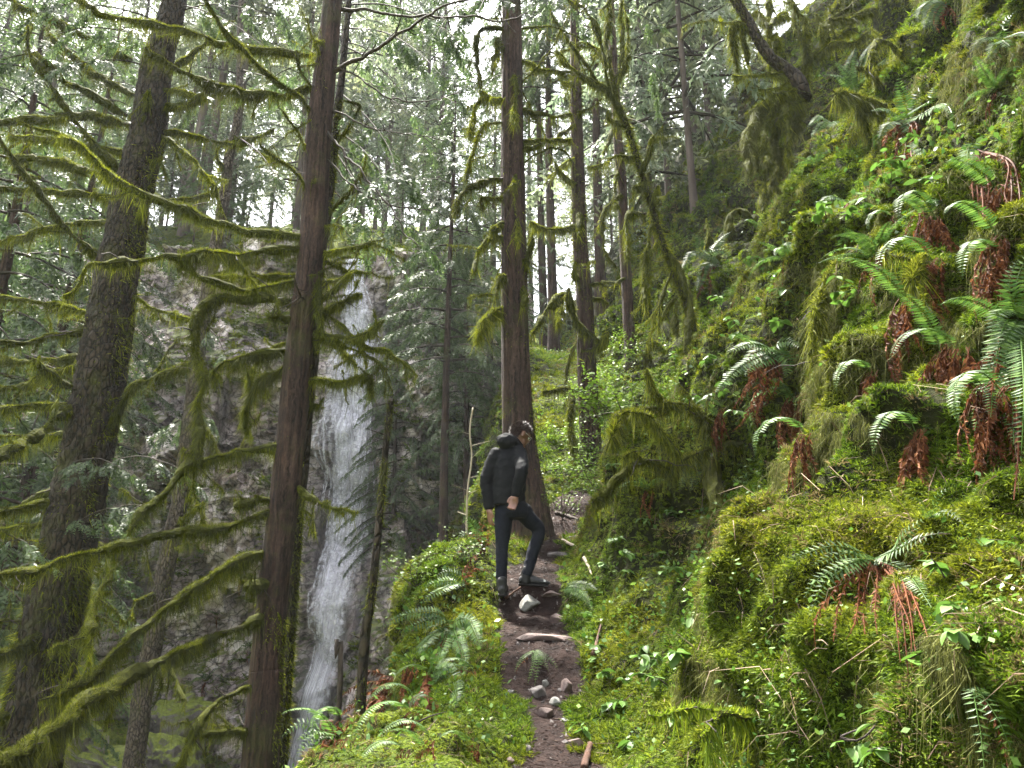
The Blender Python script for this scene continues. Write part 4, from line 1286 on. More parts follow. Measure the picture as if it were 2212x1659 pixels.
# far forest above the cliff
for i in range(36):
    y = R.uniform(30, 62)
    px = R.uniform(-250, 1000)
    if 985 < px < 1090: continue
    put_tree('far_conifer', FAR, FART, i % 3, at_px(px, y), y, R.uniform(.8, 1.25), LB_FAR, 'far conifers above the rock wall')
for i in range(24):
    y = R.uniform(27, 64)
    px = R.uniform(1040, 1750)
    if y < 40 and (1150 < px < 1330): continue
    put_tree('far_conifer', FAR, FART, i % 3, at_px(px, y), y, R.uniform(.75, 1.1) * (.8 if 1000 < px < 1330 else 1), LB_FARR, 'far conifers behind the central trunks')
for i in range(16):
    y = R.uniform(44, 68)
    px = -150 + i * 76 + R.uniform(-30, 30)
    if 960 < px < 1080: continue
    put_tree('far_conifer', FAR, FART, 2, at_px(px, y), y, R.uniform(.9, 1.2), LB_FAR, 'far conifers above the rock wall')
# nearer trees in and above the ravine: (px, Y, kind, scale, label)
for px, y, k, s, lb in [
    (-70, 13.5, 1, 1.25, 'drooping cedar in the ravine at the left edge of the view'), (60, 17, 1, 1.3, 'leafy cedar behind the thick left trunk, lower branches pale green'), (165, 20.5, 0, 1.15, 'cedar with drooping sprays behind the thick left trunk'),
    (-20, 20, 1, 1.2, 'far cedar low in the ravine at the left edge of the view'),
    ]:
    put_tree('cedar', MID, MIDT, k, at_px(px, y), y, s, lb, None)
for px, y, k, s, lb, dz in [
    (962, 19.5, 2, .9, 'pale straight trunk left of the central cedar, beside the rock wall', -1.2), (860, 24.8, 1, .75, 'small drooping cedar perched on the rock right of the waterfall top', 5.5), (905, 25.5, 0, .8, 'cedar with yellowing sprays above the right end of the rock wall', 4.5), (1010, 22, 1, .85, 'bushy young cedar left of the central cedar', -.5),
    (1060, 26, 0, .95, 'cedar filling the gap behind the central trunk', -1), (1200, 21, 2, .95, 'thin pale trunk right of the central cedar', 0), (1180, 25, 2, 1.0, 'second thin pale trunk right of the central cedar, farther off', 0), (1310, 20, 2, .95, 'pinkish straight trunk between the two slim dark trunks', .6),
    (1440, 17, 0, 1.0, 'pale sprayed conifer right of the leaning mossy tree', 0), (1540, 15, 1, 1.2, 'silvery drooping conifer left of the old tree at the top of the slope', 0), (1480, 22, 0, 1.3, 'tall silvery conifer farther behind the leaning mossy tree', 0), (1590, 20, 1, 1.35, 'tall silvery conifer behind the old tree', 0), (1390, 26, 0, 1.2, 'hazy conifer behind the thin bare trunk', 0)]:
    far = px > 1380  # not all distant: the lightened far foliage brightens these trees by colour
    put_tree('cedar', FAR if far else MID, FART if far else MIDT, (2 if far else k), at_px(px, y), y, s * (.72 if far else 1), lb, None, dz, slim=.75 if px < 1400 else .4)

for i in range(16):
    px = -120 + i * 68 + R.uniform(-25, 25)
    if 700 < px < 790: continue
    y = R.uniform(28.6, 31.5)
    put_tree('young_cedar', MID, MIDT, 1, at_px(px, y), y, R.uniform(.32, .6), 'young bushy cedar along the top edge of the rock wall', 'young cedars along the top of the rock wall')
# cedar boughs that sweep in over the view from the trunks at the left
def leafy_branch(tree, pl, Y0, Y1, per_m=34, sprL=.24, wid=.022, w=4, n_pair=7):
    pts = px_line(pl, Y0, Y1)
    C = spline(pts, .08)
    loc = Vector(pts[0])
    r = w * mpp(pl[0][0], pl[0][1], Y0) / 2
    mb, fb = MB(), MB()
    mb.add(*tube(C, np.linspace(r, .002, len(C)), 5))
    n_side = max(3, int(len(C) * .08 * 3.2))
    for i in range(n_side):
        k = int(rng.uniform(.1, .97) * (len(C) - 1))
        T = frames(C)[0][k]
        S = nrm(np.cross(T, [0, 0, 1.])) * rng.choice([-1, 1])
        L = rng.uniform(.2, .6)
        t = np.linspace(0, 1, 6)[:, None]
        c = C[k] + t * L * nrm(T * .6 + S * .7) + np.array([0, 0, -1]) * .55 * L * t ** 1.6
        mb.add(*tube(c, np.linspace(.004, .0015, 6), 4))
        N = int(L * per_m * 1.3)
        u = rng.uniform(.05, 1, N)
        b = np.stack([np.interp(u, t[:, 0], c[:, q]) for q in range(3)], -1)
        ax = nrm(c[-1] - c[0]); sd = nrm(np.cross(ax, [0, 0, 1.]))
        d = nrm(ax * .7 + sd * (rng.choice([-1, 1], N) * rng.uniform(.2, .8, N))[:, None] + np.array([0, 0, -1]) * rng.uniform(.2, .9, N)[:, None])
        fb.add(*spray_tris(b, d, sprL * rng.uniform(.5, 1.2, N) * (1.2 - u * .6), wid, n_pair, .35))
    wm = mb.mesh('branch', M['wood'], True); wm.transform(Matrix.Translation(-loc))
    fm = fb.mesh('foliage', M['conifer'], False); fm.transform(Matrix.Translation(-loc))
    b = link('branch', wm, tree, loc - tree.location)
    tag(link('foliage', fm, b), kind='stuff')
for tr, Y, pls in [
    (T1, 10.2, [[(360, 60), (300, 30), (200, 10), (100, 15), (0, 40)], [(350, 100), (280, 70), (180, 60), (80, 90)], [(375, 10), (430, 20), (500, 50), (570, 100)], [(370, 30), (450, 10), (540, 20), (620, 60)], [(340, 150), (260, 130), (160, 140), (60, 180)], [(385, -60), (250, -50), (120, -20), (20, 30)], [(392, -80), (500, -40), (600, 10), (660, 60)]]),
    (T2b, 8.6, [[(745, 100), (800, 130), (860, 190), (900, 260)], [(748, 60), (830, 70), (900, 110), (960, 170)], [(735, 200), (790, 250), (840, 320), (860, 400)], [(725, 280), (790, 330), (850, 420), (880, 500)], [(750, 10), (830, 10), (920, 40), (1000, 100)], [(755, -60), (850, -40), (950, 0), (1010, 60)], [(712, 400), (770, 470), (830, 560), (860, 620)], [(735, 150), (690, 140), (620, 150), (560, 190)], [(720, 320), (770, 400), (800, 480), (810, 560)]]),
    (T3, 13.5, [[(515, 200), (450, 210), (390, 250)], [(518, 150), (580, 170), (640, 220)], [(520, 80), (450, 90), (390, 130)], [(505, 290), (560, 330), (610, 400)], [(437, 700), (470, 730), (500, 800)], [(413, 880), (450, 900), (475, 960)], [(410, 900), (370, 920), (345, 980)]]),
    (T4, 9.0, [[(1100, -60), (1040, -30), (980, 20), (940, 80)], [(1110, -70), (1180, -30), (1240, 20)], [(1102, -40), (1060, -20), (1030, 30)]]),
    (T5, 11.4, [[(1238, -20), (1190, 0), (1150, 50)], [(1240, 30), (1300, 20), (1360, 60)]]),
    (T6, 12.6, [[(1320, 20), (1380, 30), (1450, 80)], [(1325, 120), (1390, 130), (1440, 190)], [(1318, -30), (1260, -10), (1200, 40)], [(1334, 250), (1390, 270), (1440, 330)]]),
]:
    for pl in pls:
        leafy_branch(tr, pl, Y, Y + R.uniform(-1.6, .6))
# fresh low sprays crossing the lower left
for pl in [[(150, 1075), (220, 1010), (300, 985), (390, 1010)], [(130, 1160), (200, 1110), (290, 1090), (370, 1110)], [(110, 1230), (60, 1180), (10, 1150)], [(150, 1000), (210, 990), (260, 1010)]]:
    leafy_branch(T1, pl, 10.0, 8.2, per_m=22, sprL=.18)
# ================================================================ moss, ferns and leafy plants on the slope
def gn_scatter(name, pts, rot, scl, proto, label):
    me = bpy.data.meshes.new(name)
    me.vertices.add(len(pts))
    me.vertices.foreach_set('co', np.asarray(pts, np.float32).ravel())
    a = me.attributes.new('rot', 'FLOAT_VECTOR', 'POINT'); a.data.foreach_set('vector', np.asarray(rot, np.float32).ravel())
    b = me.attributes.new('scl', 'FLOAT', 'POINT'); b.data.foreach_set('value', np.asarray(scl, np.float32).ravel())
    o = link(name, me)
    ng = bpy.data.node_groups.new(name + '_nodes', 'GeometryNodeTree')
    ng.interface.new_socket('Geometry', in_out='INPUT', socket_type='NodeSocketGeometry')
    ng.interface.new_socket('Geometry', in_out='OUTPUT', socket_type='NodeSocketGeometry')
    n, l = ng.nodes, ng.links
    gi, go = n.new('NodeGroupInput'), n.new('NodeGroupOutput')
    oi = n.new('GeometryNodeObjectInfo'); oi.inputs['Object'].default_value = proto
    ip = n.new('GeometryNodeInstanceOnPoints')
    ra = n.new('GeometryNodeInputNamedAttribute'); ra.data_type = 'FLOAT_VECTOR'; ra.inputs[0].default_value = 'rot'
    sa = n.new('GeometryNodeInputNamedAttribute'); sa.data_type = 'FLOAT'; sa.inputs[0].default_value = 'scl'
    er = n.new('FunctionNodeEulerToRotation')
    l.new(gi.outputs[0], ip.inputs['Points'])
    l.new(oi.outputs['Geometry'], ip.inputs['Instance'])
    l.new(ra.outputs[0], er.inputs[0])
    l.new(er.outputs[0], ip.inputs['Rotation'])
    l.new(sa.outputs[0], ip.inputs['Scale'])
    l.new(ip.outputs[0], go.inputs[0])
    md = o.modifiers.new('scatter', 'NODES')
    md.node_group = ng
    return tag(o, label, kind='stuff')

def euler_from_z(nv, spin):
    """euler angles that turn +Z to nv after a spin about Z"""
    th = np.arccos(np.clip(nv[:, 2], -1, 1))
    ph = np.arctan2(nv[:, 1], nv[:, 0])
    # R = Rz(ph) Ry(th) Rz(spin)  -> XYZ euler
    c1, s1, c2, s2, c3, s3 = np.cos(ph), np.sin(ph), np.cos(th), np.sin(th), np.cos(spin), np.sin(spin)
    r00 = c1 * c2 * c3 - s1 * s3; r10 = s1 * c2 * c3 + c1 * s3; r20 = -s2 * c3
    r21 = s2 * s3; r22 = c2
    return np.stack([np.arctan2(r21, r22), np.arcsin(np.clip(-r20, -1, 1)), np.arctan2(r10, r00)], -1)

def proto_obj(name, V, F, mat):
    return bpy.data.objects.new(name, mesh_np(name, V, F, mat, False))

def cushion(N, L, W, spread, mat, name):
    a = rng.uniform(0, 6.28, N)
    r = rng.uniform(0, 1, N) ** .5 * spread
    b = np.stack([r * np.cos(a), r * np.sin(a), -.15 * L * np.ones(N)], -1)
    d = nrm(np.stack([np.cos(a) * r / spread * .9, np.sin(a) * r / spread * .9, np.ones(N)], -1) + .45 * rng.normal(size=(N, 3)))
    V, q, t = strands(b, d, nrm(d + np.stack([np.cos(a), np.sin(a), -.4 + 0 * a], -1) * .8), L * rng.uniform(.5, 1.3, N), W * rng.uniform(.7, 1.3, N))
    return proto_obj(name, V, [q, t], mat)

def feather(n_sprig, mat, name):
    """arching fern-like moss sprigs, seen as little layered steps"""
    mb = MB()
    for i in range(n_sprig):
        a = rng.uniform(0, 6.28)
        L = rng.uniform(.7, 1.2)
        t = np.linspace(0, 1, 8)
        out = np.array([np.cos(a), np.sin(a), 0])
        C = out * (t * L * .8)[:, None] + np.array([0, 0, 1]) * (.55 * L * t - .75 * L * t ** 2)[:, None] + rng.normal(0, .12, 3) * np.array([1, 1, 0])
        S = np.array([-np.sin(a), np.cos(a), 0])
        for k in range(1, 8):
            T = nrm(C[k] - C[k - 1])
            for sg in (-1, 1):
                ll = .30 * L * np.sin(np.pi * (t[k] * .8 + .15)) * rng.uniform(.8, 1.2)
                tip = C[k] + (S * sg * .85 + T * .55) * ll + np.array([0, 0, -.12 * ll])
                m1 = C[k] + (tip - C[k]) * .5 + T * .05 * L
                m2 = C[k] + (tip - C[k]) * .5 - T * .05 * L
                mb.add(np.stack([C[k], m1, tip, m2]), np.array([[0, 1, 2, 3]]))
    return proto_obj(name, np.concatenate(mb.V), [np.concatenate(mb.F[4])], mat)

def hanging(N, mat, name):
    b = np.stack([rng.normal(0, .35, N), rng.normal(0, .12, N), rng.uniform(-.1, .2, N)], -1)
    d0 = nrm(np.stack([rng.normal(0, .4, N), rng.normal(-.2, .4, N), -.6 * np.ones(N)], -1))
    d1 = nrm(np.stack([rng.normal(0, .15, N), rng.normal(0, .15, N), -np.ones(N)], -1))
    V, q, t = strands(b, d0, d1, rng.gamma(3, .28, N), .045 * rng.uniform(.6, 1.3, N))
    return proto_obj(name, V, [q, t], mat)

PR_cush = cushion(26, .9, .17, .75, M['moss_hill'], 'cushion_moss_tuft')
PR_feat = feather(6, M['moss_feather'], 'feather_moss_tuft')
PR_hang = hanging(22, M['moss_pale'], 'hanging_moss_tuft')
PR_dry = cushion(22, 1.0, .14, .8, M['moss_brown'], 'dry_moss_tuft')

# sample the slope
q3 = HV[Q]
ctr = q3.mean(1)
nv = np.cross(q3[:, 2] - q3[:, 0], q3[:, 3] - q3[:, 1])
area = np.linalg.norm(nv, axis=1) / 2
nv = nrm(nv)
nv = np.where((nv[:, 0:1] * 0 + nv[:, 2:3]) < -.2, -nv, nv)
rel = ctr - np.array([0, 0, CAMZ])
dep = rel[:, 1] * cP + rel[:, 2] * sP
upc = -rel[:, 1] * sP + rel[:, 2] * cP
vis = (dep > 1.2) & (np.abs(rel[:, 0]) / np.maximum(dep, .1) < .80) & (np.abs(upc) / np.maximum(dep, .1) < .64) & (~inpath) & (dep < 26)
dd = np.linalg.norm(rel, axis=1)
def pick(N, wt):
    p = wt * area
    p = p / p.sum()
    idx = rng.choice(len(p), N, p=p)
    u, v = rng.uniform(size=(2, N))
    a, b, c, d = (HV[Q[idx, k]] for k in range(4))
    pos = (a * (1 - u)[:, None] + b * u[:, None]) * (1 - v)[:, None] + (d * (1 - u)[:, None] + c * u[:, None]) * v[:, None]
    return idx, pos
wt = np.where(vis, 1 / np.clip(dd, 2.2, 14) ** 2, 0)
type_n = fbm(ctr * .8 + 40, 3, 88)
dry_n = fbm(ctr * .9 + 80, 3, 98)
steep = nv[:, 2]
dirt_n = fbm(ctr * np.array([.8, .8, 1.2]) + 20, 3, 65)
bare = np.where(dirt_n > .75, .3, 1.0) * np.where(steep < .05, .8, 1.0)
w_feat = wt * bare * np.clip(.5 + 2.2 * type_n, 0.02, 1)
w_cush = wt * bare * np.clip(.6 - 1.6 * type_n, .1, 1)
w_hang = wt * np.clip(.35 - steep, 0, 1) ** 1.5 * np.clip(fbm(ctr * 1.1, 2, 55) * 2, 0.03, 1) * (dd < 14)
w_dry = wt * np.clip(dry_n * 2.5 - .55, .03, 1)
UPV = np.array([0, 0, 1.])
def scatter_moss(name, label, proto, N, w, s0, blend=.35, hang=False):
    idx, pos = pick(N, w)
    nn = nrm(nv[idx] * (1 - blend) + UPV * blend + .22 * rng.normal(size=(N, 3)))
    nn = np.where(nn[:, 2:3] < -.3, UPV, nn)
    sc = s0 * rng.uniform(.6, 1.45, N) * np.clip(dd[idx] / 4.5, .75, 2.6) ** .7
    if hang:
        rot = np.stack([0 * sc, 0 * sc, rng.uniform(0, 6.28, N)], -1)
        pos = pos + nv[idx] * .03
    else:
        rot = euler_from_z(nn, rng.uniform(0, 6.28, N))
    gn_scatter(name, pos, rot, sc, proto, label)
scatter_moss('cushion_moss', 'short green moss carpet over the slope', PR_cush, 120000, w_cush, .030)
scatter_moss('feather_moss', 'bright yellow-green feathery moss over the slope', PR_feat, 70000, w_feat, .036, .45)
scatter_moss('trailing_moss', 'pale moss trailing from the overhangs of the slope', PR_hang, 4200, w_hang, .06, hang=True)
scatter_moss('dry_moss', 'brown dry moss patches on the slope', PR_dry, 8000, w_dry, .034)

# undergrowth on the ravine floor and moss on the ledges of the rock wall
def region_scatter(name, label, V, F, test, N, proto, s0, s1, blend=.6):
    q = V[F]; c = q.mean(1)
    n_ = np.cross(q[:, 2] - q[:, 0], q[:, 3] - q[:, 1]); ar = np.linalg.norm(n_, axis=1) / 2; n_ = nrm(n_)
    n_ = np.where(n_[:, 2:3] < 0, -n_, n_)
    w = ar * test(c, n_)
    idx = rng.choice(len(w), N, p=w / w.sum())
    u, v = rng.uniform(size=(2, N))
    a, b, cc, d = (V[F[idx, k]] for k in range(4))
    pos = (a * (1 - u)[:, None] + b * u[:, None]) * (1 - v)[:, None] + (d * (1 - u)[:, None] + cc * u[:, None]) * v[:, None]
    nn = nrm(n_[idx] * (1 - blend) + UPV * blend + .25 * rng.normal(size=(N, 3)))
    gn_scatter(name, pos, euler_from_z(nn, rng.uniform(0, 6.28, N)), rng.uniform(s0, s1, N), proto, label)
rav = lambda c, n_: ((c[:, 1] > 10) & (c[:, 1] < 23.5) & (c[:, 0] < -1.5) & (c[:, 0] > -18)) * np.clip(fbm(c * .6, 3, 61) * 1.6 + .5, .05, 1)
region_scatter('ravine_moss', 'moss carpet on the ravine floor', GV, GQ, rav, 16000, PR_cush, .06, .15)
region_scatter('ravine_feather_moss', 'feathery moss and seedlings on the ravine floor', GV, GQ, rav, 7000, PR_feat, .08, .2)
region_scatter('ravine_dry_litter', 'withered brown litter on the ravine floor', GV, GQ, rav, 5000, PR_dry, .06, .14)
top = lambda c, n_: ((c[:, 1] > 27) & (c[:, 1] < 40) & (np.abs(c[:, 0]) < 30)) * 1.0
region_scatter('ridge_undergrowth', 'low green undergrowth above the rock wall', GV, GQ, top, 9000, PR_feat, .25, .6)
led = lambda c, n_: (np.clip(n_[:, 2] - .25, 0, 1) + .02) * np.clip(fbm(c * .5 + 7, 3, 44) * 2 + .1, .02, 1) * (np.abs(c[:, 0] - fall_x(c[:, 2])) > .9 * fall_w(c[:, 2]))
region_scatter('ledge_moss', 'moss and small plants on the ledges of the rock wall', CV, CQ, led, 9000, PR_cush, .07, .22)
region_scatter('ledge_ferns', 'feathery growth on the ledges of the rock wall', CV, CQ, led, 2600, PR_feat, .12, .35)
# ---------------------------------------------------------------- sword ferns
def frond_geo(C, width, npair=30, dead=False, face=None, L=None):
    """one frond on the centre line C (n,3): midrib plus rows of leaflets"""
    C = np.asarray(C, float)
    seg = np.concatenate([[0], np.cumsum(np.linalg.norm(np.diff(C, axis=0), axis=1))])
    tot = seg[-1]
    mb = MB()
    T, A, B = frames(C)
    mb.add(*tube(C, np.linspace(.0035, .001, len(C)) * (tot / .7), 4, cap=False)[:2])
    face = np.array([0, -.4, .9]) if face is None else np.asarray(face, float)
    for t in np.linspace(.10, .995, npair):
        p = np.array([np.interp(t * tot, seg, C[:, k]) for k in range(3)])
        tg = nrm(np.array([np.interp(t * tot, seg, T[:, k]) for k in range(3)]))
        S = nrm(np.cross(tg, face))
        Nn = nrm(np.cross(S, tg))
        w = width * min(1, (t * 5 + .25)) * (1 - t ** 2.2) ** .75 + .004
        for sg in (-1, 1):
            if dead:
                d = nrm(S * sg * rng.uniform(.25, .9) + tg * rng.uniform(.3, .9) + np.array([0, 0, -.5]) + .35 * rng.normal(size=3))
                ww, hw = w * rng.uniform(.55, 1.0), w * .16
            else:
                d = nrm(S * sg + tg * .28 + .06 * rng.normal(size=3) - Nn * .10)
                ww, hw = w * rng.uniform(.92, 1.05), min(w * .13, tot / npair * .46)
            q = nrm(np.cross(d, Nn) + (.5 * rng.normal(size=3) if dead else 0))
            m = p + d * ww * .35
            tip = p + d * ww - Nn * ww * (.25 if dead else .12)
            mb.add(np.stack([p, m + q * hw, tip, m - q * hw]), np.array([[0, 1, 2, 3]]))
    return mb

def frond_obj(plant, C, width, dead=False, npair=30, face=None, name=None):
    loc = Vector(C[0])
    mb = frond_geo(C, width, npair, dead, face)
    me = mb.mesh('frond', M['fern_dead' if dead else 'fern'], False)
    me.transform(Matrix.Translation(-loc))
    o = link('dead_frond' if dead else 'frond', me, plant, loc - plant.location)
    if dead: o['label'] = 'withered red-brown hanging frond'
    return o

# shared generic frond shapes: x outward, z up
def generic(curl, seed, dead=False):
    t = np.linspace(0, 1, 12)
    if dead:
        C = np.stack([.22 * np.sin(t * 1.9), .05 * np.sin(t * 5 + seed), .05 * t - .95 * t ** 1.25], -1)
    else:
        a0 = math.radians(62)
        ang = a0 - curl * t
        C = np.stack([np.cumsum(np.cos(ang)), .02 * np.sin(t * 4 + seed), np.cumsum(np.sin(ang))], -1) / len(t)
        C[:, 0] -= C[0, 0]; C[:, 2] -= C[0, 2]
    return frond_geo(C, .115 if not dead else .10, 30 if not dead else 34, dead, face=(-.5, 0, .8) if not dead else (1, 0, .2)).mesh('frond', M['fern_dead' if dead else 'fern'], False)
GEN = [generic(1.5, 1), generic(2.1, 2), generic(2.7, 3), generic(1.1, 4)]
GEND = [generic(0, 1, True), generic(0, 2, True), generic(0, 3, True)]
def generic_fern(loc, label, s, n_live, n_dead, az0, spread, tilt=0., group=None):
    f = thing('sword_fern', loc, label, 'fern', group)
    for i in range(n_live):
        a = az0 + spread * ((i + .5) / n_live - .5) * 2 + R.uniform(-.2, .2)
        link('frond', GEN[R.randrange(4)], f, (0, 0, 0), (R.uniform(-.25, .25), R.uniform(-.25, .35) + tilt, a), s * R.uniform(.7, 1.1))
    for i in range(n_dead):
        a = az0 + R.uniform(-1.1, 1.1)
        o = link('dead_frond', GEND[R.randrange(3)], f, (R.uniform(-.03, .03), R.uniform(-.03, .03), 0), (R.uniform(-.2, .2), R.uniform(-.15, .25), a), s * R.uniform(.6, 1.05))
        o['label'] = 'withered red-brown hanging frond'
    return f
OUTAZ = math.radians(205)      # away from the slope, towards the trail and the camera

def px_fern(crown, label, live, dead, wpx=26, pull=.22):
    loc, nn = hit_near(*crown)
    f = thing('sword_fern', loc, label, 'fern')
    Y0 = loc.y
    for kind, lst in ((False, live), (True, dead)):
        for pl in lst:
            n = len(pl)
            pts = [np.array(loc)]
            for k, (x, y) in enumerate(pl):
                hh = hit(x, y)[0]
                ya = Y0 - pull * (.5 + .5 * (k + 1) / n)
                if hh is not None and hh.y < Y0 + .5: ya = min(ya if abs(ya - hh.y) < 1.0 else hh.y, hh.y - .13)
                pts.append(np.array(P(x, y, max(ya, Y0 - 1.0))))
            C = spline(np.array(pts), .04)
            w = wpx * mpp(crown[0], crown[1], Y0)
            frond_obj(f, C, w * (.75 if kind else 1), kind, max(18, int(np.linalg.norm(C[-1] - C[0]) * 46)), face=(-.35, -.75, .55))
    return f
px_fern((1885, 1208), 'large sword fern low on the slope, green fronds arching left over long red-brown dead ones',
    [[(1860, 1192), (1800, 1178), (1740, 1195), (1705, 1205)], [(1850, 1195), (1800, 1200), (1755, 1222)], [(1850, 1212), (1790, 1235), (1755, 1262), (1738, 1290)], [(1840, 1220), (1780, 1260), (1750, 1330)], [(1925, 1195), (1960, 1150), (2000, 1118)], [(1940, 1185), (1990, 1160), (2040, 1150)], [(1950, 1230), (1985, 1270), (2012, 1312)]],
    [[(1860, 1225), (1855, 1290), (1845, 1350), (1828, 1380)], [(1875, 1228), (1865, 1300), (1868, 1370)], [(1830, 1240), (1790, 1290), (1760, 1340), (1762, 1405)], [(1850, 1235), (1815, 1290), (1800, 1385)], [(1895, 1240), (1890, 1320), (1895, 1370)],
     [(1930, 1235), (1945, 1300), (1955, 1380), (1962, 1458)], [(1938, 1235), (1962, 1300), (1978, 1410)], [(1928, 1240), (1935, 1330), (1945, 1430)], [(1945, 1240), (1985, 1320), (2005, 1380)], [(1920, 1240), (1940, 1290), (1965, 1350), (1970, 1440)]])
px_fern((2200, 690), 'big dark sword fern hanging at the right edge of the picture',
    [[(2175, 668), (2150, 680), (2142, 720)], [(2170, 700), (2150, 780), (2125, 850), (2105, 930)], [(2190, 720), (2185, 820), (2190, 960)], [(2180, 715), (2150, 800), (2140, 900)], [(2205, 720), (2212, 850), (2205, 1000)], [(2195, 700), (2165, 740), (2120, 820)], [(2190, 640), (2205, 580), (2230, 540)], [(2185, 650), (2180, 600), (2200, 560)]],
    [[(2150, 760), (2090, 800), (2055, 870)], [(2160, 770), (2140, 860), (2130, 980)], [(2190, 800), (2200, 950), (2190, 1080)]], 34)
px_fern((2103, 1470), 'single ladder-like green frond hanging down at the bottom right corner',
    [[(2105, 1510), (2118, 1580), (2128, 1680)], [(2120, 1500), (2160, 1560), (2190, 1640)]], [[(2150, 1560), (2170, 1620), (2180, 1680)]], 24)
px_fern((1688, 765), 'sword fern on the middle of the slope with a thick red-brown skirt hanging left',
    [[(1665, 755), (1630, 760), (1602, 790)], [(1680, 760), (1700, 775), (1698, 815)], [(1670, 770), (1625, 790), (1610, 812)], [(1655, 765), (1600, 790), (1560, 830), (1545, 850)], [(1660, 750), (1620, 742), (1570, 760)], [(1675, 745), (1700, 735), (1730, 750)]],
    [[(1670, 780), (1640, 830), (1610, 900), (1580, 935)], [(1680, 785), (1655, 850), (1630, 900)], [(1660, 775), (1625, 820), (1595, 880)], [(1690, 785), (1675, 840), (1650, 880)], [(1650, 780), (1615, 830), (1580, 890)], [(1675, 780), (1645, 850), (1600, 920)]], 26)
px_fern((1955, 258), 'sword fern near the top of the slope with silvery drooping fronds',
    [[(1940, 262), (1915, 270), (1900, 300)], [(1960, 240), (1945, 190), (1940, 165)], [(1975, 245), (1985, 200), (2010, 165)], [(1985, 250), (2030, 225), (2052, 235), (2060, 275)], [(1940, 250), (1910, 235), (1880, 240)], [(1965, 270), (1985, 300), (1990, 340)], [(1970, 240), (2010, 215), (2020, 180)]],
    [[(1950, 275), (1938, 310), (1930, 370)], [(1960, 275), (1955, 330), (1945, 400)], [(1935, 275), (1912, 300), (1915, 350)], [(1970, 275), (1968, 330), (1985, 390)], [(1980, 270), (1975, 330), (1980, 370)]], 24)
px_fern((2110, 325), 'fern clump of only withered red fronds high at the right, hanging straight down', [[(2100, 310), (2090, 330), (2090, 360)]],
    [[(2112, 350), (2122, 420), (2125, 505)], [(2105, 350), (2112, 420), (2115, 470)], [(2116, 345), (2135, 400), (2130, 460)], [(2100, 350), (2100, 410), (2108, 450)], [(2170, 345), (2185, 400), (2180, 470)], [(2180, 345), (2200, 400), (2205, 480)], [(2175, 350), (2170, 420), (2190, 450)]], 22)
px_fern((2035, 8), 'silvery fern at the very top right beside hanging red dead fronds', [[(2020, 5), (2005, 30), (1998, 65)], [(2015, 0), (1990, 20), (1985, 50)], [(2030, 10), (2015, 40), (2020, 70)]],
    [[(2040, 20), (2035, 40), (2045, 65)], [(2045, 15), (2060, 30), (2065, 55)], [(2025, 20), (2020, 50), (2030, 72)]], 22)
px_fern((1848, 212), 'upright dark green fern beside the foot of the old tree', [[(1838, 180), (1835, 140), (1850, 100)], [(1852, 180), (1862, 130), (1885, 90)], [(1840, 190), (1810, 165), (1780, 160)], [(1845, 180), (1822, 150), (1800, 130)], [(1858, 185), (1890, 150), (1915, 125)]], [[(1850, 205), (1862, 215), (1880, 205)]], 20)
px_fern((1790, 268), 'dark fern under the mossy log end', [[(1780, 255), (1770, 250), (1745, 275)], [(1800, 262), (1815, 275), (1820, 300)], [(1785, 262), (1765, 280), (1755, 300)]], [[(1792, 290), (1788, 330), (1785, 372)], [(1798, 290), (1800, 330), (1808, 360)]], 20)
px_fern((975, 1352), 'bright green sword fern on the mossy bank left of the trail',
    [[(950, 1325), (900, 1322), (850, 1338), (812, 1362)], [(955, 1335), (910, 1345), (860, 1368)], [(985, 1340), (1010, 1335), (1030, 1370)], [(990, 1345), (1015, 1345), (1040, 1400)], [(965, 1370), (950, 1410), (945, 1440)], [(985, 1370), (1000, 1420), (1003, 1470)], [(950, 1360), (905, 1400), (890, 1440)]],
    [[(985, 1390), (1000, 1430), (990, 1470)], [(960, 1380), (930, 1420), (890, 1460)]], 22)
px_fern((925, 1452), 'sword fern with one broad frond drooping to the right, below the bank fern', [[(950, 1445), (975, 1465), (985, 1500), (982, 1530)], [(930, 1430), (920, 1405), (900, 1400)], [(945, 1450), (960, 1440), (990, 1445)]],
    [[(915, 1480), (900, 1510), (892, 1545)], [(920, 1480), (925, 1520), (910, 1550)]], 26)
px_fern((850, 1462), 'withered red-brown fern mass spilling down the left bank', [[(860, 1480), (850, 1500), (830, 1530)]],
    [[(830, 1480), (790, 1500), (750, 1530), (720, 1560)], [(840, 1490), (800, 1520), (770, 1560)], [(820, 1470), (770, 1480), (730, 1510)], [(850, 1490), (820, 1540), (800, 1580)], [(830, 1500), (780, 1550), (740, 1590)], [(860, 1490), (850, 1540), (840, 1580)], [(835, 1460), (800, 1450), (760, 1480)], [(845, 1470), (815, 1500), (770, 1520), (735, 1545)]], 26)
px_fern((1005, 1262), 'fern with two fronds sweeping left across yellow moss behind the hiker', [[(980, 1262), (940, 1280), (895, 1312)], [(985, 1255), (950, 1255), (905, 1275)], [(1000, 1250), (970, 1235), (940, 1245)]], [[(1000, 1245), (1005, 1225), (1040, 1230)], [(1010, 1240), (1030, 1228), (1055, 1232)]], 20)
px_fern((1215, 1275), 'small fern growing at the right edge of the trail by the hiker\'s foot', [[(1230, 1268), (1255, 1272), (1270, 1295)], [(1235, 1262), (1265, 1262), (1290, 1275)], [(1240, 1275), (1265, 1290), (1280, 1318)]], [], 14, .1)
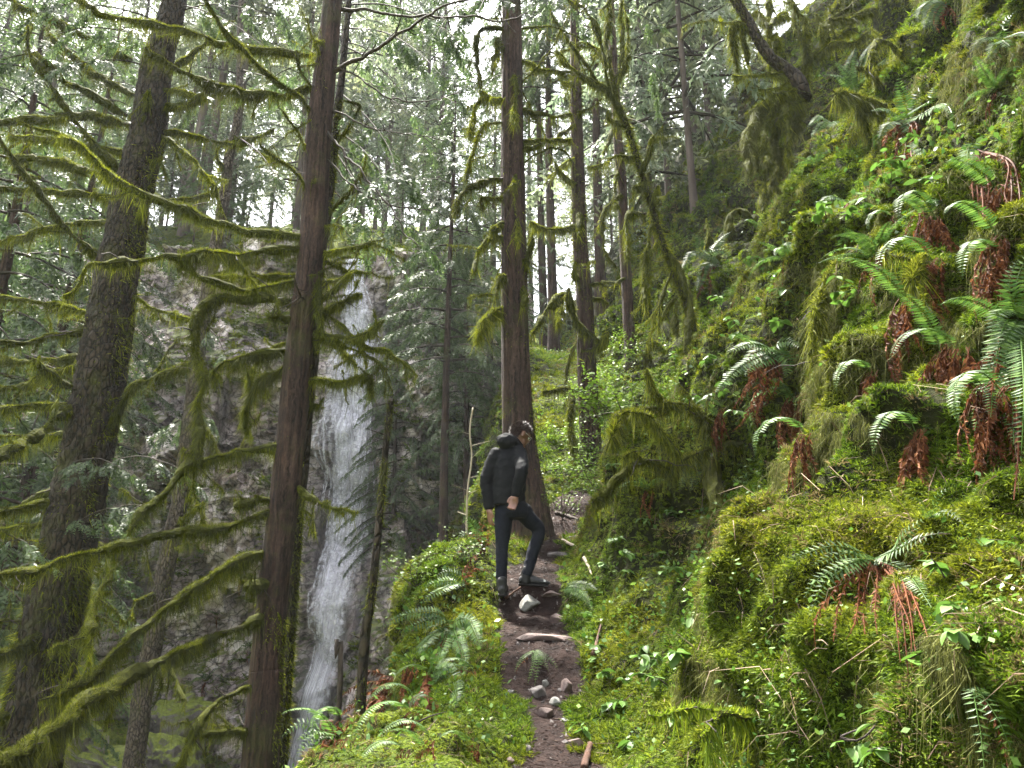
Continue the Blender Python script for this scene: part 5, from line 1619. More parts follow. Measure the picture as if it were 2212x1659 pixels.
px_fern((1152, 1405), 'tiny fern in the dirt bank below the flat step stone', [[(1140, 1410), (1125, 1425), (1112, 1450)], [(1155, 1425), (1148, 1450), (1140, 1475)], [(1165, 1420), (1160, 1450), (1155, 1480)], [(1170, 1415), (1190, 1425), (1205, 1445)], [(1175, 1430), (1185, 1450)]], [[(1120, 1440), (1115, 1455)]], 11, .1)
px_fern((700, 1590), 'green fern leaning left at the foot of the left bank', [[(680, 1590), (655, 1610), (640, 1640)], [(690, 1580), (665, 1585), (640, 1600)], [(690, 1600), (670, 1630), (660, 1665)], [(685, 1575), (650, 1560), (610, 1590)]], [[(700, 1600), (690, 1640)]], 22)
px_fern((1046, 1195), 'brown and green fern beside the hiker\'s left leg', [[(1035, 1160), (1020, 1130), (995, 1108)], [(1030, 1170), (1000, 1150), (990, 1170)]], [[(1040, 1170), (1020, 1150), (1005, 1165)], [(1045, 1160), (1035, 1130), (1050, 1140)], [(1035, 1180), (1000, 1185), (975, 1210)], [(1040, 1190), (1015, 1210), (1000, 1240)], [(1050, 1175), (1058, 1150), (1055, 1120)]], 18, .15)
px_fern((1500, 985), 'single pale frond hanging under the forked limb', [[(1490, 1000), (1478, 1030), (1468, 1062)], [(1500, 1000), (1500, 1030), (1492, 1060)]], [], 18)
px_fern((1520, 560), 'dark fern clump on the far left shoulder of the slope', [[(1500, 545), (1485, 560), (1470, 590)], [(1515, 540), (1510, 515), (1490, 505)], [(1535, 550), (1560, 540), (1580, 560)], [(1525, 570), (1515, 600), (1505, 630)], [(1540, 545), (1560, 515), (1580, 500)]], [[(1530, 580), (1535, 620), (1530, 660)], [(1520, 580), (1515, 620), (1500, 650)]], 20)
px_fern((2160, 85), 'bluish fern fronds in the top right corner', [[(2150, 80), (2120, 85), (2100, 110)], [(2165, 70), (2175, 40), (2200, 20)], [(2170, 90), (2190, 110), (2195, 140)], [(2150, 95), (2140, 120), (2140, 145)], [(2175, 80), (2210, 70), (2230, 90)]], [], 20)
px_fern((1830, 1330 - 890), 'small fern half hidden among leaves above the middle of the slope', [[(1850, 430), (1880, 425), (1900, 440)], [(1820, 430), (1790, 425), (1765, 445)], [(1835, 455), (1840, 480), (1850, 500)]], [[(1825, 455), (1815, 490), (1820, 520)], [(1835, 455), (1845, 490)], [(1815, 450), (1790, 480), (1785, 500)]], 20)
px_fern((1990, 440), 'fern with long rusty fronds hanging left of the withered clump', [[(1975, 430), (1950, 430), (1935, 450)], [(2000, 430), (2020, 435), (2028, 455)]], [[(1988, 460), (1980, 500), (1975, 530)], [(1995, 460), (2000, 500), (2010, 530)], [(1980, 455), (1960, 490), (1955, 510)]], 20)
px_fern((2010, 1720 - 600), 'small bright fern to the right of the big low fern', [[(2030, 1105), (2060, 1110), (2080, 1130)], [(2000, 1100), (1990, 1080), (1965, 1075)], [(2015, 1100), (2025, 1070), (2050, 1055)]], [], 16)
for i, (px, py, s, lb) in enumerate([(1700, 560, .45, 'small fern among leafy stems on the upper left of the slope'), (1590, 640, .4, 'little fern near the slope\'s left shoulder below the dark clump'), (1440, 900, .5, 'green fern under the thin arching limb'), (1400, 1060, .45, 'fern in the leafy gully below the forked limb'), (1890, 560, .4, 'small hanging fern right of the long slanting limb'), (2150, 200, .4, 'fern on the bright moss near the top right'), (1760, 360, .5, 'fern below the moss curtains of the old tree'), (1640, 500, .5, 'fern just below the old tree\'s hanging moss'), (1350, 880, .5, 'fern on the shaded slope behind the slim dark trunk')]):
    loc, nn = hit(px, py)
    if loc is not None:
        generic_fern(loc, lb, s, 6, 4, OUTAZ, 1.9)

rf = random.Random(21)
for i in range(54):
    px, py = rf.uniform(1480, 2190), rf.uniform(60, 960)
    if py < 1210 - (px - 1106) * .98 + 60: continue
    loc, nn = hit(px, py)
    if loc is None or loc.y > 9.5: continue
    generic_fern(loc + Vector((-.05, -.06, .03)), 'rusty withered fern skirt hanging from the upper slope with a few green fronds', rf.uniform(.38, .62), 1, 9, OUTAZ, 1.6, group='withered ferns on the upper slope')
for i in range(22):
    px, py = rf.uniform(690, 1040), rf.uniform(1380, 1650)
    loc, nn = hit(px, py)
    if loc is None or loc.y > 9: continue
    generic_fern(loc + Vector((-.02, -.05, .04)), 'withered brown fern tuft on the steep left bank', rf.uniform(.36, .55), 1, 9, math.radians(235), 1.6, group='withered ferns on the left bank')

# ferns and green clumps across the ravine
for i, (px, py, s, y, lb) in enumerate([(445, 1470, .9, 17, 'fern rosette with drooping green fronds below the rock wall'), (340, 1350, .7, 19, 'fern on a ledge right of the slender grey trunk'), (520, 1250, .7, 21, 'fern on the rock wall just left of the red cedar'), (235, 1330, .7, 19, 'fern at the foot of the rock wall by the thick trunk'), (470, 1330, .6, 20, 'small fern between two mossy ravine rocks'), (540, 1400, .6, 18, 'fern close to the red cedar at lower left'), (410, 1560, .7, 15, 'fern at the bottom of the ravine')]):
    d = ray(px, py).normalized()
    o0 = Vector((0, 0, CAMZ))
    best = None
    for bv in (GBVH, CBVH):
        l0 = bv.ray_cast(o0, d)[0]
        if l0 is not None and (best is None or (l0 - o0).length < (best - o0).length): best = l0
    if best is not None:
        generic_fern(best, lb, s, 8, 4, math.radians(270), 2.6)

# ---------------------------------------------------------------- broad-leaved sprigs
def leaf_mesh(name, mat, L=1., W=.55, fold=.12, tipp=.2):
    t = np.array([0, .18, .42, .68, .88, 1.0])
    w = np.array([.02, .33, .5, .42, .2, .0]) * W
    z = -tipp * t ** 2
    mid = np.stack([t * L, 0 * t, z], -1)
    lf = np.stack([t * L, w, z + fold * w * 2], -1)
    rt = np.stack([t * L, -w, z + fold * w * 2], -1)
    V = np.concatenate([mid, lf, rt])
    F = []
    for i in range(5):
        F += [(i, i + 1, 6 + i + 1, 6 + i), (i + 1, i, 12 + i, 12 + i + 1)]
    return mesh_np(name, V, np.array(F), mat, True)
LEAF = [leaf_mesh('leaf', M['salal'], 1, .58, .10, .15), leaf_mesh('leaf', M['salal'], 1, .66, .2, .3), leaf_mesh('leaf', M['salal'], 1, .5, .05, .05)]
def sprig(px, py, s, n, label, group, big=.06):
    n = int(n * 1.35); big *= 1.25
    loc, nn = hit(px, py)
    if loc is None: return
    n_out = Vector((nn.x, nn.y, nn.z)) if nn.z > 0 else -nn
    pl = thing('salal_sprig', loc, label, 'leafy plant', group)
    mb = MB()
    placed = 0
    ns = max(1, n // 7)
    for k in range(ns):
        d = np.array(n_out) * R.uniform(.5, .9) + np.array([R.uniform(-.8, .8), R.uniform(-.5, .3), R.uniform(-.1, .7)])
        d = nrm(d)
        L = s * R.uniform(.6, 1.2)
        t = np.linspace(0, 1, 7)[:, None]
        C = t * L * d + np.array([0, 0, -.35]) * L * t ** 2 + np.array([R.uniform(-.03, .03), R.uniform(-.03, .03), 0])
        mb.add(*tube(C, np.linspace(.003, .0012, 7), 4))
        for q in range(n // ns):
            tt = R.uniform(.25, 1)
            p = Vector([np.interp(tt, t[:, 0], C[:, j]) for j in range(3)])
            # leaf blades turn to the light: nearly level, tipped outward
            yaw = R.uniform(0, 6.28)
            link('leaf', LEAF[R.randrange(3)], pl, p, (R.uniform(-.5, .5), R.uniform(-.15, .75), yaw), big * R.uniform(.6, 1.2))
    link('stem', mb.mesh('stem', M['wood'], True), pl)
GA = ('glossy broad-leaved sprig beside the lower right edge of the trail', 'leafy sprigs beside the trail')
GB = ('glossy leafy sprig growing in the gully right of the hiker', 'leafy sprigs in the gully')
GC = ('pale shining leaves on thin stems across the upper slope', 'leafy sprigs on the upper slope')
GD = ('broad-leaved sprig on the mossy slope at the far right', 'leafy sprigs at the far right')
for px, py, s, n in [(1290, 1330, .14, 8), (1310, 1400, .16, 10), (1280, 1450, .14, 9), (1330, 1470, .18, 12), (1300, 1540, .14, 8), (1420, 1440, .2, 14), (1450, 1480, .18, 10), (1500, 1420, .16, 9), (1390, 1370, .14, 8), (1270, 1590, .12, 6), (1350, 1620, .12, 6), (1480, 1560, .13, 7), (1510, 1330, .14, 8), (1400, 1420, .15, 9), (1350, 1530, .14, 8), (1560, 1480, .12, 6)]:
    sprig(px, py, s, n, *GA)
for px, py, s, n in [(1330, 1170, .2, 12), (1370, 1200, .2, 14), (1420, 1160, .22, 14), (1450, 1120, .2, 12), (1380, 1120, .2, 12), (1330, 1080, .2, 12), (1400, 1060, .2, 12), (1440, 1200, .16, 9), (1300, 1230, .15, 8), (1480, 1240, .14, 7), (1420, 1250, .14, 8), (1350, 1240, .14, 8), (1470, 1030, .2, 12), (1340, 1010, .2, 10)]:
    sprig(px, py, s, n, *GB, big=.055)
for px, py, s, n in [(1560, 660, .28, 16), (1620, 640, .28, 16), (1680, 610, .28, 18), (1720, 640, .25, 12), (1660, 560, .28, 14), (1740, 560, .26, 14), (1800, 620, .24, 12), (1860, 640, .26, 16), (1600, 720, .28, 14), (1530, 780, .28, 14), (1570, 850, .24, 12), (1500, 880, .25, 12), (1640, 900, .22, 10), (1780, 480, .26, 12), (1850, 470, .26, 12), (1920, 400, .24, 12), (1960, 360, .24, 12), (2040, 400, .22, 10), (1900, 330, .24, 10), (1700, 700, .24, 10), (1460, 780, .28, 14), (1640, 480, .28, 14), (1990, 300, .2, 8), (1830, 540, .22, 10)]:
    sprig(px, py, s, n, *GC, big=.06)
for px, py, s, n in [(2050, 1250, .14, 8), (2080, 1330, .16, 9), (2040, 1400, .14, 7), (2110, 1180, .15, 8), (2140, 940, .12, 5), (2060, 800, .13, 6), (1950, 1620, .12, 6), (2000, 950, .10, 4), (2110, 1380, .12, 6)]:
    sprig(px, py, s, n, *GD, big=.045)
# the near plant with big separate leaves at bottom right
loc, nn = hit(1900, 1560)
pl = thing('salal_plant', loc, 'leafy branch with large round-tipped leaves near the bottom right', 'leafy plant')
pts = px_line([(1918, 1480), (1905, 1540), (1880, 1580), (1850, 1600), (1815, 1592)], loc.y - .06, loc.y - .16)
mb = MB(); mb.add(*tube(spline(np.vstack([np.array(loc), pts[::-1]]) - np.array(loc), .02), .003, 5)); mb.add(*tube(spline(pts - np.array(loc), .02), .0028, 5))
link('stem', mb.mesh('stem', M['wood'], True), pl)
for (x, y, yaw, L, tl) in [(1905, 1528, 160, 52, .3), (1950, 1510, 110, 44, .0), (1965, 1520, 10, 48, .1), (1890, 1565, 170, 50, .2), (1915, 1590, 250, 40, .5), (1925, 1590, 320, 55, .4), (1880, 1600, 200, 45, .6), (1860, 1605, 230, 50, .7), (1840, 1600, 160, 40, .1), (1945, 1550, 60, 34, .2), (1930, 1600, 20, 50, .2), (1955, 1590, 15, 44, .3), (1835, 1615, 265, 40, .5), (1990, 1575, 30, 34, .1)]:
    p = P(x, y, loc.y - .15)
    link('leaf', LEAF[R.randrange(3)], pl, p - loc, (R.uniform(-.5, .1) + .5, tl, math.radians(yaw)), L * mpp(x, y, loc.y) * .95)

# light shrubs with many small fresh leaves
def small_shrub(px, py, Yoff, w, h, n, label, stems=5, mat='young', lsize=.028):
    loc, nn = hit_near(px, py, 18)
    o = thing('leafy_shrub', loc, label, 'shrub')
    mb = MB(); tips = []
    for k in range(stems):
        d = np.array([R.uniform(-1, 1) * w, R.uniform(-.6, .3) * w + Yoff, h * R.uniform(.5, 1.1)])
        t = np.linspace(0, 1, 9)[:, None]
        C = t * d + .25 * np.array([R.uniform(-w, w), R.uniform(-w, w), 0]) * np.sin(t * 3.0) + np.array([0, 0, -.25 * h]) * t ** 3
        mb.add(*tube(C, np.linspace(.005, .0015, 9), 4)); tips.append(C)
        for q in range(5):
            a = C[R.randrange(2, 9)]
            c2 = a + t[:6] / t[5] * np.array([R.uniform(-.5, .5) * w, R.uniform(-.5, .3) * w, R.uniform(-.2, .3) * h])
            mb.add(*tube(c2, np.linspace(.002, .001, 6), 3)); tips.append(c2)
    link('stem', mb.mesh('stem', M['wood'], True), o)
    N = n
    idx = rng.integers(0, len(tips), N)
    b = np.array([tips[i][rng.integers(len(tips[i]) // 3, len(tips[i]))] for i in idx]) + .03 * rng.normal(size=(N, 3))
    d = nrm(np.stack([rng.normal(size=N), rng.normal(size=N), rng.normal(-.2, .35, N)], -1))
    up = nrm(np.stack([rng.normal(0, .4, N), rng.normal(-.2, .4, N), np.ones(N)], -1))
    s = nrm(np.cross(d, up)); L = (lsize * rng.uniform(.6, 1.3, N))[:, None]
    V = np.stack([b, b + d * L * .5 + s * L * .32, b + d * L, b + d * L * .5 - s * L * .32], 1).reshape(-1, 3)
    tag(link('leaves', mesh_np('leaves', V, np.arange(4 * N).reshape(-1, 4), M[mat]), o), kind='stuff')
small_shrub(1215, 1120, -1.1, .28, .35, 520, 'twiggy shrub with small fresh leaves in front of the hiker\'s right leg', 7)
small_shrub(1330, 960, 0, .5, .8, 900, 'fresh green shrub on the slope below the slim trunks', 8, lsize=.04)
small_shrub(1255, 1000, 0, .4, .7, 700, 'bright leafed shrub right of the central cedar\'s foot', 7, lsize=.04)
small_shrub(1400, 800, 0, .5, .7, 800, 'green shrub beside the leaning mossy tree\'s foot', 8, lsize=.045)
small_shrub(1300, 1080, 0, .35, .5, 500, 'low leafy shrub along the upper trail', 6, lsize=.035)
small_shrub(1480, 700, 0, .45, .5, 600, 'leafy shrub on the shoulder right of the leaning tree', 7, lsize=.045)
small_shrub(1005, 1215, -.1, .3, .3, 350, 'small pale shrub on the bank left of the hiker', 6, lsize=.03)
small_shrub(900, 1270, .1, .35, .35, 350, 'little leafy shrub at the brink above the ravine', 6, lsize=.03)

for i, (px, py) in enumerate([(1230, 960), (1290, 900), (1320, 860), (1350, 820), (1240, 880), (1300, 840), (1350, 920), (1380, 880), (1220, 1040), (1340, 780), (1290, 1010)]):
    if hit(px, py)[0] is not None:
        small_shrub(px, py, 0, .45, .5, 420, 'low bright-leaved shrub on the mossy slope behind the central cedar', 6, lsize=.05)
for o in COL.objects:
    if o.get('label') == 'low bright-leaved shrub on the mossy slope behind the central cedar': o['group'] = 'low shrubs behind the central cedar'
# ================================================================ stones, sticks and litter
import bmesh
def stone_mesh(name, sx, sy, sz, seed, mat, n=18):
    r = random.Random(seed)
    bm = bmesh.new()
    for i in range(n):
        v = Vector((r.gauss(0, 1), r.gauss(0, 1), r.gauss(0, 1))).normalized() * r.uniform(.82, 1.05)
        bm.verts.new((v.x * sx, v.y * sy, v.z * sz))
    bmesh.ops.convex_hull(bm, input=bm.verts)
    bmesh.ops.delete(bm, geom=[v for v in bm.verts if not v.link_faces], context='VERTS')
    bmesh.ops.bevel(bm, geom=list(bm.edges), offset=min(sx, sy, sz) * .07, segments=1, affect='EDGES')
    me = bpy.data.meshes.new(name)
    bm.to_mesh(me); bm.free()
    me.materials.append(mat)
    return me
def stone(px, py, wpx, hpx, label, mat='rock', seed=1, flat=1.0, rz=0., sink=.36, rx=0):
    loc, nn = hit_near(px, py)
    k = mpp(px, py, loc.y)
    sx, sz = wpx * k / 2, hpx * k / 2
    me = stone_mesh('stone', sx, (sx + sz) / 2 * flat, sz, seed, M[mat])
    o = link('stone', me, None, loc + Vector((0, (sx + sz) / 2 * flat * .5, sz * (1 - 2 * sink))), (rx, 0, rz))
    return tag(o, label, 'rock')
M['rock_pale'] = solid_mat('pale_rock', [(.3, (.03, .028, .022)), (.45, (.13, .125, .11)), (.7, (.30, .30, .275))], 9, rough=.7, bump=.7)
M['rock_pink'] = solid_mat('pinkish_rock', [(.3, (.04, .027, .023)), (.5, (.12, .085, .076)), (.75, (.24, .185, .165))], 8, rough=.75, bump=.7)
stone(1145, 1318, 62, 44, 'pale jagged rock in the trail just below the hiker', 'rock_pale', 3, .8, .4, .22, .3)
stone(1195, 1292, 60, 26, 'flat pinkish rock right of the pale jagged rock', 'rock_pink', 5, 1.2, .2, .3)
stone(1175, 1385, 130, 26, 'broad flat step stone across the trail', 'rock_pink', 7, .55, -.2, .25)
stone(1205, 1345, 40, 34, 'rounded brown rock set in the trail above the step stone', 'rock_pink', 9)
stone(1224, 1495, 30, 50, 'upright brown rock in the middle of the trail', 'rock_pink', 11)
stone(1162, 1505, 42, 40, 'grey brown rock beside the upright rock', 'rock', 13)
stone(1198, 1522, 34, 28, 'light grey angular stone below the upright rock', 'rock_pale', 15)
stone(1178, 1550, 44, 36, 'half buried brown stone low in the trail', 'rock_pink', 17)
stone(1105, 1498, 22, 14, 'small white stone at the left edge of the trail', 'rock_pale', 19)
stone(1178, 1482, 20, 22, 'small white chip above the grey brown rock', 'rock_pale', 20)
stone(1105, 1605, 18, 24, 'small bluish grey stone at the bottom of the trail', 'rock', 21)
stone(1140, 1622, 20, 20, 'small rounded grey stone at the bottom of the trail', 'rock', 22)
stone(1100, 1648, 26, 20, 'tan stone at the lower left edge of the trail', 'rock_pink', 23)
stone(1245, 1610, 40, 30, 'light brown stone at the lower right edge of the trail', 'rock_pink', 24)
stone(1220, 1560, 24, 16, 'flat pale chip on the dark trail', 'rock_pale', 25)
stone(1205, 1205, 60, 26, 'dark stone step on the trail behind the hiker', 'rock', 27, .6)
stone(1235, 1165, 60, 22, 'upper stone step where the trail turns right', 'rock', 28, .6)
# mossy rocks along the ravine
for i, (x, y, s) in enumerate([(-9, 17.5, 1.2), (-7.2, 16, .9), (-10.5, 19, 1.5), (-12.5, 18, 1.4), (-6.6, 18.8, .8), (-8.2, 20, 1.1), (-14, 20, 1.6), (-5.0, 15.5, .6), (-11.5, 15.0, 1.0), (-7.6, 14.2, .7), (-9.6, 13.2, .8), (-8.6, 22, 1.2), (-13, 22, 1.5), (-10.4, 21.5, 1.0), (-6.9, 21.0, .8)]):
    me = stone_mesh('boulder', s, s * .9, s * .75, 40 + i, M['rock_moss'], 30)
    bm = bmesh.new(); bm.from_mesh(me)
    bmesh.ops.triangulate(bm, faces=bm.faces)
    bmesh.ops.subdivide_edges(bm, edges=bm.edges, cuts=3, use_grid_fill=True)
    vv = np.array([v.co[:] for v in bm.verts]); dd_ = fbm(vv * 2.2 + i * 7, 4, 5)
    for v, q in zip(bm.verts, dd_): v.co += v.co.normalized() * float(q) * .16 * s
    bm.to_mesh(me); bm.free()
    tag(link('boulder', me, None, (x, y, gdrop(x, y) + s * .25), (0, 0, i)), 'mossy boulder on the ravine floor below the rock wall', 'boulder', 'mossy boulders in the ravine')

def stick(name, label, pl, w, cat, mat='wood', lift=.02, moss=0, twigs=0, tip=.4, back=None):
    pts = []
    for x, y in pl:
        l0, n0 = hit_near(x, y)
        pts.append(np.array(l0) + np.array([0, -.3, .95]) * lift)
    pts = np.array(pts)
    loc = Vector(pts[0])
    C = spline(pts, .04)
    r = w * mpp(pl[0][0], pl[0][1], pts[0][1]) / 2
    V, Qd, T = tube(C, np.linspace(r, r * tip, len(C)), 8)
    V = V + .25 * r * np.stack([fbm(V * 25, 2, 3), fbm(V * 25 + 5, 2, 4), fbm(V * 25 + 9, 2, 5)], -1)
    me = mesh_np(name, V - np.array(loc), [Qd, T], M[mat], True)
    return tag(link(name, me, None, loc), label, cat)
stick('root', 'pale twisted root crossing the trail right of the hiker', [(1215, 1170), (1245, 1185), (1275, 1195)], 7, 'root', 'palewood')
stick('root', 'dark root on the upper bend of the trail', [(1200, 1110), (1225, 1118), (1250, 1125)], 9, 'root', 'wood')
stick('root', 'short pale root running down the bank above the small fern', [(1262, 1210), (1272, 1230), (1278, 1250)], 8, 'root', 'palewood')
stick('fallen_stick', 'brown stick lying by the hiker\'s left boot', [(1092, 1297), (1108, 1285), (1126, 1272)], 7, 'stick', 'deadwood')
stick('fallen_stick', 'reddish broken stick leaning beside the trail\'s right edge', [(1280, 1420), (1288, 1395), (1298, 1355)], 10, 'stick', 'deadwood')
stick('fallen_log', 'rotting brown log at the bottom right edge of the trail', [(1262, 1668), (1268, 1640), (1274, 1615)], 18, 'log', 'deadwood', tip=.8)
stick('fallen_stick', 'thin stick across the moss left of the bottom of the trail', [(900, 1570), (930, 1555), (965, 1545)], 4, 'stick', 'wood')

# the standing dead stem, the broken stump and thin saplings at the brink
def pole(name, label, pl, Y, mat, cat, moss=0, stubs=0):
    pts = np.array([[*P(x, y, Y), w * mpp(x, y, Y) / 2] for x, y, w in pl])
    loc = Vector(pts[-1, :3])
    g = drop(loc.x, loc.y, loc.z + .5)
    if g is not None and g.z < loc.z:
        pts = np.vstack([pts, [loc.x, loc.y, g.z - .05, pts[-1, 3]]])
    t = thing(name, Vector(pts[-1, :3]), label, cat)
    me, C, rad = trunk_mesh(pts[::-1], mat, n=14, flare=.15, ridge=.12, step=.05)
    me.transform(Matrix.Translation(-t.location)); link('trunk', me, t)
    if moss: put_moss(t, trunk_moss(C, rad, moss, -9, 30, hang=.022, patchy=.25, wid=.006))
    for k in range(stubs):
        i = int(R.uniform(.2, .97) * (len(C) - 1))
        a = R.uniform(0, 6.28)
        L = R.uniform(.05, .28)
        q = C[i] + np.linspace(0, 1, 5)[:, None] * L * np.array([math.cos(a), math.sin(a), .3])
        sm = MB(); sm.add(*tube(q, np.linspace(.35 * rad[i], .0015, 5), 5))
        m2 = sm.mesh('twig', M[mat], True); m2.transform(Matrix.Translation(-t.location)); link('twig', m2, t)
    return t
pole('dead_sapling', 'mossy dead stem leaning at the brink in front of the waterfall', [(846, 862, 12), (838, 920, 13), (828, 1030, 14), (816, 1160, 16), (802, 1290, 18), (786, 1405, 21)], 6.9, 'bark_big', 'dead tree', 4200, 5)
pole('dead_sapling', 'bone-pale dead sapling left of the hiker\'s shoulder', [(1022, 880, 2), (1015, 930, 3), (1019, 990, 3.5), (1010, 1060, 4), (1008, 1140, 5)], 9.4, 'palewood', 'dead tree', 0, 14)
pole('broken_stem', 'short dark broken stem poking up from the left bank', [(728, 1380, 7), (726, 1420, 9), (735, 1470, 11)], 5.6, 'wood', 'dead tree', 0, 1)
pole('stump', 'broken red-brown stump at the bottom of the left bank', [(706, 1556, 26), (704, 1600, 28), (700, 1670, 31)], 4.5, 'deadwood', 'stump', 900, 0)
pole('broken_stem', 'orange split piece of wood sticking out of the dead ferns', [(822, 1545, 6), (812, 1590, 12), (800, 1640, 14)], 4.6, 'deadwood', 'dead tree', 0, 0)
pole('mossy_pole', 'slanting mossy pole at the bottom of the left bank', [(868, 1560, 10), (840, 1600, 12), (790, 1668, 15)], 4.5, 'bark_big', 'dead tree', 5200, 2)

# chips, needles and crumbs on the trail
qi = np.where(inpath)[0]
def path_pts(N):
    w = area[qi] * np.where(ctr[qi, 1] > 1.5, 1, 0); w /= w.sum()
    idx = qi[rng.choice(len(qi), N, p=w)]
    u, v = rng.uniform(size=(2, N))
    a, b, c, d = (HV[Q[idx, k]] for k in range(4))
    return (a * (1 - u)[:, None] + b * u[:, None]) * (1 - v)[:, None] + (d * (1 - u)[:, None] + c * u[:, None]) * v[:, None]
chip = stone_mesh('chip', 1, .75, .45, 77, M['rock'], 9)
chipo = bpy.data.objects.new('stone_chip', chip)
N = 1100
gn_scatter('gravel', path_pts(N), rng.uniform(0, 6.28, (N, 3)), .003 + .026 * rng.uniform(0, 1, N) ** 4, chipo, 'loose stone chips on the trail')
N = 9000
pp = path_pts(N); a = rng.uniform(0, 6.28, N)
V, F = tri_blades(pp + np.array([0, 0, .004]), nrm(np.stack([np.cos(a), np.sin(a), rng.uniform(-.1, .25, N)], -1)), rng.uniform(.015, .07, N), rng.uniform(.002, .005, N))
M['litter'] = leaf_mat('litter', [(0, (.012, .006, .004)), (.6, (.036, .018, .012)), (1, (.11, .07, .048))], .1, .8, .2)
tag(link('needle_litter', mesh_np('needle_litter', V, F, M['litter'])), 'brown needles and bark crumbs on the trail', kind='stuff')
# fallen twigs and withered stems over the slope
N = 3200
idx, pos = pick(N, wt * (dd < 11))
a = rng.uniform(0, 6.28, N)
tang = nrm(np.cross(nv[idx], rng.normal(size=(N, 3))))
tang = nrm(tang + np.array([0, 0, -.4]) + .25 * nv[idx])
V, q, t = strands(pos + nv[idx] * .02, tang, nrm(tang + np.array([0, 0, -.8])), rng.gamma(2, .07, N), rng.uniform(.002, .005, N))
M['stems'] = leaf_mat('dry_stems', [(0, (.06, .04, .025)), (.6, (.17, .11, .07)), (1, (.36, .28, .18))], .1, .8, .2)
tag(link('dry_stems', mesh_np('dry_stems', V, [q, t], M['stems'])), 'fallen twigs and dry stems caught in the moss', kind='stuff')
# shreds of fern and small leaves mixed into the moss
N = 9000
idx, pos = pick(N, wt * np.clip(fbm(ctr * .7 + 9, 3, 123) * 2.2 + .1, .03, 1) * np.where(ctr[:, 2] > 1, 1, .4))
d = nrm(nv[idx] * .5 + rng.normal(size=(N, 3)) * .7)
up = nrm(UPV + .5 * rng.normal(size=(N, 3)))
s = nrm(np.cross(d, up)); L = (.035 * rng.uniform(.5, 1.4, N) * np.clip(dd[idx] / 5, .6, 1.6))[:, None]
b = pos + nv[idx] * rng.uniform(.01, .10, N)[:, None]
V = np.stack([b, b + d * L * .5 + s * L * .33, b + d * L, b + d * L * .5 - s * L * .33], 1).reshape(-1, 3)
tag(link('ground_leaves', mesh_np('ground_leaves', V, np.arange(4 * N).reshape(-1, 4), M['salal'])), 'small creeping leaves scattered through the moss', kind='stuff')
# ================================================================ the hiker
def mv(vx, vy):                      # close-up coordinates -> picture coordinates
    return 979.3 + vx * .2639, 887.1 + vy * .2639
hl = hit(*mv(398, 1520))[0]
YM = hl.y
def W(vx, vy, dY=0.):
    return np.array(P(*mv(vx, vy), YM + dY))
UP = np.array([0, 0, 1.])
def ell_loft(rings, n=20):
    """rings: (centre, a-vector, b-vector)"""
    m = len(rings)
    th = np.linspace(0, 2 * np.pi, n, endpoint=False)
    V = np.concatenate([c + np.cos(th)[:, None] * a + np.sin(th)[:, None] * b for c, a, b in rings])
    i = np.arange(m - 1)[:, None] * n; j = np.arange(n)[None]; k = (j + 1) % n
    Qd = np.stack([i + j, i + k, i + n + k, i + n + j], -1).reshape(-1, 4)
    V = np.concatenate([V, [rings[0][0]], [rings[-1][0]]])
    jj = np.arange(n); kk = (jj + 1) % n
    T = np.concatenate([np.stack([np.full(n, m * n), kk, jj], -1), np.stack([np.full(n, m * n + 1), (m - 1) * n + jj, (m - 1) * n + kk], -1)])
    return V, Qd, T
def limb(pts, n=16):
    """pts: (position, radius) -> rounded tapering limb"""
    p = np.array([list(a) + [r] for a, r in pts])
    C = spline(p, .03)
    c, r = C[:, :3], C[:, 3]
    t0 = nrm(c[0] - c[1]); t1 = nrm(c[-1] - c[-2])
    c = np.vstack([c[0] + t0 * r[0] * .6, c[0] + t0 * r[0] * .35, c, c[-1] + t1 * r[-1] * .35, c[-1] + t1 * r[-1] * .6])
    r = np.concatenate([[r[0] * .55, r[0] * .85], r, [r[-1] * .85, r[-1] * .55]])
    return tube(c, r, n)
def ball(c, ax, n=14):
    """ellipsoid: ax = three axis vectors"""
    a, b, d = (np.asarray(v, float) for v in ax)
    rings = [(c + d * math.cos(u), a * math.sin(u), b * math.sin(u)) for u in np.linspace(.08, math.pi - .08, 10)]
    return ell_loft(rings, n)
